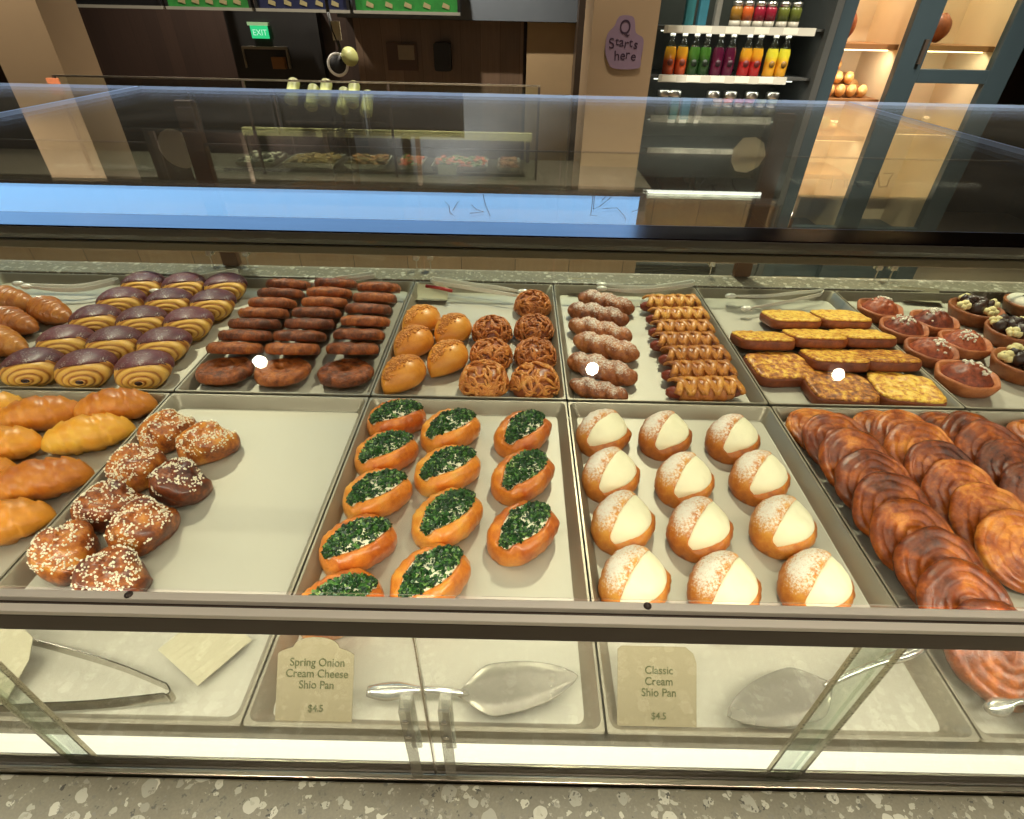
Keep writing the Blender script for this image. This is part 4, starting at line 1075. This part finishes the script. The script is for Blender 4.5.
text_mesh('lettering', 'EXIT', .06, emit('exit_white', (190, 250, 215), 1.0), Matrix.Translation((.005, -.0185, -.005)) @ Matrix.Rotation(PI/2, 4, 'X'), ex)
p0 = aty(241, 49, 5.55); p1 = aty(290, 69, 5.55)
hb = thing('serving_hatch', 'small pale framed hatch under the exit sign', 'hatch', ((p0.x+p1.x)/2, 5.56, p1.z))
hw = (p1.x-p0.x)/2; hh = p0.z-p1.z
f = MB(); f.box(-hw, hw, 0, .04, hh, hh+.02); f.box(-hw, -hw+.012, 0, .04, 0, hh); f.box(hw-.012, hw, 0, .04, 0, hh); hard(f, 'frame', plain('hatch_frame', (120, 114, 100), .5), hb); box('dark_opening', M_black, -hw+.012, hw-.012, .02, .04, 0, hh, hb)
bx = box('cardboard_box', plain('cardboard', (120, 84, 44), .7), hw*.3+hb.location.x, hw*.85+hb.location.x, 5.52, 5.578, p1.z, p1.z+hh*.62); tag(bx, 'brown box standing in the small hatch', 'box')
# black dispenser and blurry pale notice on the wooden wall, work lamp on an arm
p = aty(443, 57, 5.60); m = MB()
pl = [(math.copysign(.075, c)*min(1, abs(c)**.25)*1.0, math.copysign(.105, s)*min(1, abs(s)**.25)) for c, s in ((math.cos(2*PI*k/28+.01), math.sin(2*PI*k/28+.01)) for k in range(28))]
m.prism(pl, 0, .07, Matrix.Translation(p + Vector((0, .02, 0))) @ Matrix.Rotation(PI/2, 4, 'X')); tag(hard(m, 'wall_dispenser', M_black, None, .004), 'black rounded dispenser on the brown wood wall', 'dispenser')
p = aty(402, 57, 5.60); nf = thing('wall_poster', 'dim pale poster in a brown frame left of the black dispenser', 'poster', p)
f = MB(); f.box(-.13, .13, 0, .012, -.10, .10); hard(f, 'frame', plain('poster_frame', (74, 54, 44), .6), nf); box('sheet', plain('poster_sheet', (128, 116, 98), .7, var=.2, scale=12), -.03, .11, -.004, 0, -.02, .085, nf)
p = aty(338, 65, 4.6)
lm = thing('work_lamp', 'black swing arm lamp with white ringed head behind the far counter', 'lamp', p)
m = MB(); q0 = aty(328, 12, 4.6)-p; q1 = aty(340, 48, 4.6)-p; m.tube([q0, (q0+q1)/2+Vector((-.01, 0, 0)), q1, Vector((0, .02, .03))], .012, 8); m.tube([q0, Vector((q0.x, q0.y, 3.0-p.z))], .012, 8); m.build('arm', M_black, lm)
MH = Matrix.Rotation(R(80), 4, 'X') @ Matrix.Rotation(R(15), 4, 'Y')
m = MB(); m.lathe([(.045, -.02), (.06, 0), (.06, .02), (.055, .030), (.004, .032)], 24, M=MH); m.build('head', M_black, lm); m = MB(); m.lathe([(.062, .012), (.075, .016), (.075, .026), (.058, .026)], 28, M=MH); m.build('white_ring', plain('white_ring', (225, 222, 210), .5), lm)
m = MB(); m.lathe([(.06, 0), (.062, .012), (.004, .016)], 20, M=Matrix.Translation((.085, .02, .05)) @ Matrix.Rotation(R(70), 4, 'X') @ Matrix.Rotation(R(35), 4, 'Y')); m.build('reflector', M_can, lm)
box('tag', M_card2, q0.x+.01, q0.x+.07, -.01, 0, q0.z-.16, q0.z-.05, lm)
# small things left of the pillar and on the counter corner
p = aty(58, 86, 3.11); box('corner_tag', plain('orange_tag', (200, 120, 80), .5, var=.3, scale=40), p.x-.03, p.x+.03, 3.088, 3.0955, p.z-.035, p.z+.035, fc)
# purple sign on the pillar
sg = thing('queue_sign', 'lilac cloud shaped sign reading Q Starts here on the right pillar', 'sign', (0, 0, 0))
outl = [(305, 165), (430, 165), (460, 230), (470, 335), (540, 385), (545, 470), (520, 600), (490, 700), (240, 700), (180, 620), (155, 520), (165, 400), (190, 330), (250, 265)]
YP = 3.458
pts = [aty(590+x/10.24, y/10.24, YP) for x, y in outl]; pts = [Vector(v) for v in catmull([tuple(p) for p in pts], 4)]
m = MB(); m.prism([(p.x, p.z) for p in pts], 0, .004, Matrix.Translation((0, YP, 0)) @ Matrix.Rotation(PI/2, 4, 'X')); hard(m, 'sign_board', plain('lilac', (132, 110, 128), .6, var=.04), sg)
M_sink = plain('sign_ink', (52, 30, 50), .6)
def sign_text(ch, x, y, size, rot=0, sx=1.0):
    p = aty(590+x/10.24, y/10.24, YP-.0045)
    text_mesh('lettering', ch, size, M_sink, Matrix.Translation(p) @ Matrix.Rotation(PI/2, 4, 'X') @ Matrix.Rotation(R(rot), 4, 'Z'), sg, sx=sx, bold=.0006)
sign_text('Q', 360, 285, .088, 4, .85)
for ch, x, y, s, r in (('S', 222, 450, .066, 8), ('t', 278, 425, .054, 6), ('a', 325, 432, .06, 0), ('r', 372, 450, .06, -3), ('t', 420, 440, .056, 0), ('s', 470, 460, .06, -8), ('h', 275, 575, .064, 5), ('e', 335, 570, .06, 0), ('r', 385, 560, .06, 0), ('e', 445, 580, .06, -4)): sign_text(ch, x, y, s, r)

# ------------------------------------------------------------------ drinks fridge
FY = 3.78
fr = thing('drinks_fridge', 'open dark drinks fridge with lit shelves right of the pillar', 'fridge')
M_fr = plain('fridge_grey', (70, 72, 70), .4); M_frin = plain('fridge_inner', (74, 76, 68), .5)
fx0, fx1 = .76, 1.76
box('back_panel', M_frin, fx0, fx1, 4.32, 4.36, .1, 2.2, fr); box('side_panel', M_fr, fx0-.03, fx0, FY, 4.36, .0, 2.2, fr); box('side_panel', M_fr, fx1, fx1+.04, FY, 4.36, 0, 2.2, fr)
box('top_panel', M_fr, fx0, fx1, FY, 4.36, 2.16, 2.2, fr); box('plinth', M_fr, fx0, fx1, FY+.02, 4.36, 0, .12, fr)
for z in (.03, .06, .09): box('grille_slat', M_black, fx0+.03, fx1-.3, FY+.012, FY+.02, z, z+.014, fr)
M_shelf = plain('shelf_white', (196, 196, 182), .4); M_pt = plain('price_strip', (222, 222, 206), .5, var=.02)
shz = [(.585, .88, 1.6), (.86, .84, 1.64), (1.045, .83, 1.58), (1.262, .84, 1.61), (1.505, .83, 1.70)]
for z, a, b in shz:
    s = box('shelf', M_fr, fx0+.005, fx1-.005, FY+.05, 4.30, z, z+.012, fr); box('price_rail', M_shelf, a, b, FY+.035, FY+.05, z-.022, z+.016, s)
    n = 5
    for i in range(n):
        x = a+.02+(b-a-.04)*i/n; box('price_tag', M_pt, x, x+.085, FY+.033, FY+.035, z-.018, z+.013, s)
box('lower_front', M_cab, fx0, fx1, FY+.03, 4.3, .12, .56, fr)
box('fridge_light', emit('fridge_led', (240, 245, 225), 5), fx0+.1, fx1-.1, FY+.06, FY+.075, 2.14, 2.158, fr)
for z in (1.49, 1.25, 1.03): box('shelf_light', emit('fridge_led2', (240, 245, 225), 2.0), fx0+.06, fx1-.1, FY+.07, FY+.078, z, z+.006, fr)
M_pet = glass('bottle_clear', (225, 228, 215), .05, .05); M_capw = plain('cap_white', (232, 230, 222), .5)
def bottle(x, z, c1, c2, lab, h=.215, r=.034):
    t = thing('juice_bottle', lab, 'bottle', (x, FY+.12, z), 'juice bottles on the bright fridge shelf')
    q = N('juice'); co = q.coord(); sep = q.n('ShaderNodeSeparateXYZ'); q.l(co, sep.inputs[0]); mr = q.n('ShaderNodeMapRange'); mr.inputs[1].default_value = .02; mr.inputs[2].default_value = h*.62; q.l(sep.outputs[2], mr.inputs[0])
    mt = q.pbr(q.ramp(mr.outputs[0], [(.0, c1), (.45, c1), (.75, c2)]), .2, coat=.4)
    m = MB(); m.lathe([(r*.9, 0), (r, .006), (r, h*.55), (r*.85, h*.66)], 16); m.build('juice_body', mt, t, auto=50)
    n = MB(); n.lathe([(r*.84, h*.66), (r*.5, h*.78), (r*.36, h*.88), (r*.36, h*.92)], 14); n.build('neck', M_pet, t)
    c = MB(); c.lathe([(r*.46, h*.9), (r*.46, h*1.0), (r*.3, h*1.01)], 14); c.build('cap', M_capw, t)
    l = MB(); l.lathe([(r*.52, 0), (r*.52, .002)], 12, M=Matrix.Translation((0, -r-.0005, h*.3)) @ Matrix.Rotation(PI/2, 4, 'X')); l.build('round_label', plain('label_dark', tuple(int(v*.55) for v in c1), .5), t)
OR, YE, GR, DG, PU, RD = (186, 74, 34), (222, 160, 40), (64, 110, 40), (32, 62, 28), (84, 20, 48), (168, 36, 36)
juice = [(670, OR, YE, 'orange juice bottle, leftmost on the bright shelf'), (682, OR, YE, 'orange juice bottle, left of the green ones'), (694, DG, GR, 'green juice bottle beside the orange pair'), (705, DG, GR, 'green juice bottle beside the purple pair'), (718, PU, PU, 'purple juice bottle beside the green pair'), (730, PU, PU, 'purple juice bottle, right one of the pair'), (746, RD, YE, 'red and yellow juice bottle, left one of the pair'), (757, RD, YE, 'red and yellow juice bottle, right one of the pair'), (772, YE, (226, 216, 60), 'yellow juice bottle, second from the right'), (784, YE, (226, 216, 60), 'yellow juice bottle, rightmost on the bright shelf')]
for x, c1, c2, l in juice:
    p = aty(x, 55, FY+.12); bottle(p.x, 1.2745, c1, c2, l)
M_tin = steel('tin_lid', (220, 216, 206), .3)
for i, (x, c) in enumerate([(736, (150, 110, 40)), (747, (190, 90, 40)), (759, (140, 30, 50)), (770, (140, 30, 50)), (783, (96, 104, 44)), (795, (96, 104, 44))]):
    p = aty(x, 15, FY+.12)
    t = thing('glass_jar', ['amber', 'orange', 'dark red', 'dark red', 'olive green', 'olive green'][i] + ' jar with pale lid on the top fridge shelf, ' + ['leftmost of six', 'second of six', 'third of six', 'fourth of six', 'fifth of six', 'rightmost of six'][i], 'jar', (p.x, FY+.12, 1.5175), 'jars on the top fridge shelf')
    m = MB(); m.lathe([(.028, 0), (.032, .006), (.032, .03)], 16); m.build('lower_glass', plain('jar_glass', (170, 166, 150), .2), t); m = MB(); m.lathe([(.032, .0301), (.032, .085), (.026, .1)], 16); m.build('contents', plain('jar_fill', c, .3), t); m = MB(); m.lathe([(.029, .1), (.029, .12), (.02, .122)], 16); m.build('lid', M_tin, t)
for i, (x, w) in enumerate([(690, .05), (703, .05), (718, .03)]):
    p = aty(x, 12, FY+.12)
    t = thing('drink_carton', ['teal carton on the left of the top fridge shelf', 'blue carton on the top fridge shelf', 'slim grey can on the top fridge shelf'][i], 'drink', (p.x, FY+.13, 1.5175))
    box('carton', plain('carton_print', [(46, 104, 108), (50, 108, 124), (120, 120, 112)][i], .4, var=.2, scale=20), -w/2, w/2, -.025, .025, 0, .20, t, .003); box('top_fold', M_shelf, -w/2+.002, w/2-.002, -.004, .004, .20, .222, t)
for i, x in enumerate([662, 673, 711, 728, 749, 770]):
    p = aty(x, 104, FY+.12)
    t = thing('storage_jar', 'clear glass jar with silver lid on the third fridge shelf, ' + ['leftmost', 'second from the left', 'third from the left', 'third from the right', 'second from the right', 'rightmost'][i], 'jar', (p.x, FY+.12, 1.0575), 'clear jars on the third fridge shelf')
    m = MB(); m.lathe([(.03, 0), (.042, .01), (.046, .05), (.04, .09), (.034, .1)], 18); m.build('glass_body', M_pet, t); m = MB(); m.lathe([(.038, .1), (.040, .104), (.040, .132), (.03, .135)], 18); m.build('lid', M_tin, t)
    m = MB(); m.lathe([(.026, .004), (.038, .012), (.041, .045), (.004, .046)], 16); m.build('contents', plain('jar_contents', (128, 122, 96), .5), t)

# ------------------------------------------------------------------ lit bread cabinet
BY = 3.80
M_teal = plain('teal_frame', (50, 64, 70), .4); M_ply = plain('warm_plywood', (226, 204, 166), .55, var=.08, scale=5)
bc = thing('bread_cabinet', 'teal framed bread cabinet with warm lit wooden inside', 'cabinet')
bx0, bxm, bx1 = 1.815, 2.30, 2.90
box('back_panel', M_ply, bx0, bx1, 4.36, 4.40, .3, 2.4, bc); box('side_panel', M_ply, bx0, bx0+.03, BY+.05, 4.36, .3, 2.4, bc); box('side_panel', M_ply, bx1-.03, bx1, BY+.05, 4.36, .3, 2.4, bc); box('top_panel', M_ply, bx0, bx1, BY+.05, 4.36, 2.37, 2.4, bc)
box('divider', M_ply, bxm-.012, bxm+.012, BY+.06, 4.36, .3, 2.37, bc)
for x0, x1 in ((bx0-.005, bx0+.075), (bxm-.07, bxm+.075), (bx1-.11, bx1+.02)): box('frame_post', M_teal, x0, x1, BY, BY+.05, .0, 2.4, bc, bevel=.003)
box('frame_rail', M_teal, bxm+.075, bx1-.11, BY, BY+.05, 1.265, 1.335, bc, bevel=.003); box('frame_rail', M_teal, bx0+.1, bx1-.11, BY, BY+.05, .28, .40, bc); box('frame_rail', M_teal, bx0+.1, bx1-.11, BY, BY+.05, 2.15, 2.4, bc)  # unseen upper rail made deeper to hide the cabinet lamp's reflection
box('base', M_teal, bx0, bx1, BY+.05, 4.36, .02, .3, bc)
M_shw = plain('shelf_wood', (150, 104, 62), .5)
SY = BY+.16
zA, zB, zC, zD = aty(875, 44, SY).z, aty(850, 99, SY).z, aty(840, 136, SY).z, aty(840, 175, SY).z
M_warm = emit('cabinet_led', (255, 226, 170), 5)
for z in (zA, zB, zC, zD): box('shelf', M_shw, bx0+.03, bxm-.012, SY, 4.355, z-.028, z, bc)
zR = aty(940, 130, SY).z
for z in (zA, zR): box('shelf', M_shw, bxm+.012, bx1-.03, SY, 4.355, z-.028, z, bc)
for z in (zA, zB, zC): box('cabinet_light', M_warm, bx0+.06, bxm-.05, SY+.03, SY+.05, z-.036, z-.0285, bc)
for z in (zA, zR): box('cabinet_light', M_warm, bxm+.06, bx1-.07, SY+.03, SY+.05, z-.036, z-.0285, bc)
box('visible_light', M_warm, bx0+.06, bxm-.03, 4.33, 4.34, aty(850, 122, 4.33).z-.008, aty(850, 122, 4.33).z+.008, bc)
m = MB(); m.lathe([(.02, 0), (.02, .01)], 14, (2.66, 4.0, 1.055)); m.build('spot_lamp', M_warm, bc)
box('door_glass', M_glass, bxm+.07, bx1-.1, BY+.02, BY+.024, 1.335, 2.33, bc); box('door_handle', M_dark, bxm+.03, bxm+.05, BY-.02, BY, 1.36, 1.48, bc)
m = MB(); m.lathe([(.035, 0), (.035, .004)], 16, M=Matrix.Translation((1.96, BY+.10, 1.03)) @ Matrix.Rotation(PI/2, 4, 'X')); m.build('round_tag', M_can, bc)
def loaf(p, s, label, mat, n=1):
    m = MB(); rings = []
    for i in range(15):
        u = -1+2*i/14; e = max(.05, (1-abs(u)**3)**.5); rings.append([Vector((u*s[0]/2, math.cos(2*PI*k/18)*s[1]/2*e, s[2]*.45+math.sin(2*PI*k/18)*s[2]*.5*e*(1+.08*math.cos(u*14)))) for k in range(18)])
    zm = min(v.z for r in rings for v in r)
    for r in rings:
        for v in r: v.z -= zm
    m.loft(rings); o = m.build('bread_loaf', mat); o.location = p; return tag(o, label, 'bread')
M_loaf = crust('loaf_crust', [(.2, (196, 120, 60)), (.5, (136, 70, 34)), (.85, (80, 38, 20))], 20, .5, .1); M_pale = crust('pale_loaf', [(.2, (236, 196, 130)), (.5, (208, 154, 88)), (.85, (160, 100, 50))], 20, .5, .1)
loaf(Vector((2.56, 4.12, zA+.004)), (.17, .15, .15), 'round dark brown loaf on the upper right cabinet shelf', M_loaf)
loaf(Vector((1.99, 4.1, zA+.004)), (.12, .15, .16), 'dark loaf half hidden behind the left cabinet post', M_loaf)
loaf(Vector((2.235, 4.27, zB+.004)), (.10, .10, .08), 'small pale loaf at the right end of the middle shelf', M_pale)
pile = [(1.99, 4.03, 0), (2.06, 4.03, 0), (2.13, 4.03, 0), (2.20, 4.03, 0), (1.995, 4.12, .05), (2.065, 4.12, .05), (2.135, 4.12, .05), (2.01, 4.22, .10), (2.08, 4.22, .10)]
wl = ['front row, leftmost', 'front row, second', 'front row, third', 'front row, rightmost', 'middle row, left', 'middle row, centre', 'middle row, right', 'top of the pile, left', 'top of the pile, right']
o0 = None
for i, (x, y, z) in enumerate(pile):
    if i == 0: o0 = loaf(Vector((x, y, zB)), (.11, .058, .066), 'x', M_pale); o = o0
    else: o = o0.copy(); C.objects.link(o)
    o.matrix_world = Matrix.Translation((x, y, zB+.004+z*1.3)) @ Matrix.Rotation(R(62), 4, 'Z'); o['label'] = 'pale baguette end in the lit cabinet, ' + wl[i]; o['group'] = 'pale baguettes in the cabinet'
bk = thing('bread_stand', 'wooden step stand under the pale baguettes in the cabinet', 'stand'); box('step', M_shw, 1.955, 2.20, 4.075, 4.165, zB+.001, zB+.0645, bk); box('step', M_shw, 1.955, 2.15, 4.17, 4.30, zB+.001, zB+.128, bk)
loaf(Vector((2.05, 4.1, zC+.004)), (.22, .1, .06), 'flat pale loaf on the lower lit shelf', M_pale)

# ------------------------------------------------------------------ lamps
def downlight(x, y, label, power, on=True, size=58, aim=None):
    t = thing('ceiling_downlight', label, 'ceiling light', (x, y, 3.0), 'ceiling downlights')
    m = MB(); m.lathe([(.055, -.001), (.062, -.004), (.062, -.03), (.052, -.03), (.05, -.012)], 24); m.build('housing', M_black, t)
    l = MB(); l.lathe([(.024, -.016), (.024, -.020), (.01, -.021)], 20); l.build('lens', M_spot, t)
    ld = bpy.data.lights.new('downlight_beam', 'SPOT'); ld.energy = power; ld.spot_size = R(size); ld.spot_blend = .7; ld.color = (1, .90, .75); ld.shadow_soft_size = .022
    lo = bpy.data.objects.new('downlight_beam', ld); C.objects.link(lo); lo.location = (x, y, 2.965)
    if aim: lo.rotation_euler = (Vector(aim)-lo.location).to_track_quat('-Z', 'Y').to_euler()
POW = 30
for i, x in enumerate((-1.02, .32, 1.32)):
    downlight(x, .59, 'ceiling downlight above the display case, ' + ['left', 'middle', 'right'][i], POW)
    downlight(x, -.85, 'added fill downlight above the customers, ' + ['left', 'middle', 'right'][i], 42, size=100)  # customer side lamps are unseen, added to light rail faces and counter
for i, (x, y) in enumerate(((-3.6, 2.6), (-1.6, 2.4), (.5, 2.4), (2.3, 2.6))): downlight(x, y, 'added background downlight over the aisle, ' + ['leftmost', 'second from the left', 'second from the right', 'rightmost'][i], 380, size=110)  # unseen lamps added to brighten the background
for i, (x, y) in enumerate(((-2.4, 4.9), (-.6, 4.8))): downlight(x, y, 'added background downlight behind the far counter, ' + ['left', 'right'][i], 260, size=120)  # unseen lamps added to lift the dark back wall
downlight(-2.85, 3.25, 'added wash light in front of the left pillar', 230, size=110); downlight(.55, 3.17, 'added wash light in front of the right pillar', 160, size=110)  # unseen lamps added to wash the two pillars
downlight(2.0, 3.1, 'added fill light in front of the bread cabinet', 110, size=110)  # unseen lamp added to brighten fridge and cabinet fronts
def area(name, loc, sx, sy, power, rot, col=(1, .93, .80)):
    ld = bpy.data.lights.new(name, 'AREA'); ld.shape = 'RECTANGLE'; ld.size = sx; ld.size_y = sy; ld.energy = power; ld.color = col
    lo = bpy.data.objects.new(name, ld); C.objects.link(lo); lo.location = loc; lo.rotation_euler = rot; return lo
area('front_rail_led', (0, .241, 1.178), 4.6, .006, 17, (R(6), 0, 0))
area('top_rail_led', (0, .603, 1.3455), 4.6, .008, 8.5, (R(34), 0, 0))
for x0, x1 in ((bx0+.06, bxm-.05), (bxm+.06, bx1-.07)):
    for z in (zA, zB, zC) if x0 < 2.2 else (zA,): area('cabinet_led_beam', ((x0+x1)/2, SY+.04, z-.038), x1-x0, .02, 2.2, (R(22), 0, 0), (1, .91, .74))
    area('cabinet_led_beam', ((x0+x1)/2, 4.1, 2.34), x1-x0, .03, 9, (R(8), 0, 0), (1, .91, .74))
area('fridge_led_beam', ((fx0+fx1)/2, FY+.07, 2.13), .9, .02, 4, (R(15), 0, 0), (.95, 1, .88))
for z in (1.488, 1.245, 1.025): area('fridge_led_beam', ((fx0+fx1)/2, FY+.09, z), .9, .02, .7, (R(20), 0, 0), (.95, 1, .88))

# ------------------------------------------------------------------ render look
w = bpy.data.worlds.new('world'); bpy.context.scene.world = w; w.use_nodes = True
w.node_tree.nodes['Background'].inputs[0].default_value = (.05, .045, .04, 1); w.node_tree.nodes['Background'].inputs[1].default_value = .3
sc = bpy.context.scene
sc.view_settings.view_transform = 'Standard'; sc.view_settings.look = 'None'; sc.view_settings.gamma = 1; sc.view_settings.use_curve_mapping = False
sc.view_settings.exposure = -0.12
sc.cycles.max_bounces = 8; sc.cycles.transparent_max_bounces = 24; sc.cycles.sample_clamp_indirect = 4; sc.cycles.caustics_reflective = False; sc.cycles.caustics_refractive = False
for kind, lst in protos.items():
    for o, used in lst:
        if not used:
            for ch in list(o.children): bpy.data.objects.remove(ch)
            bpy.data.objects.remove(o)
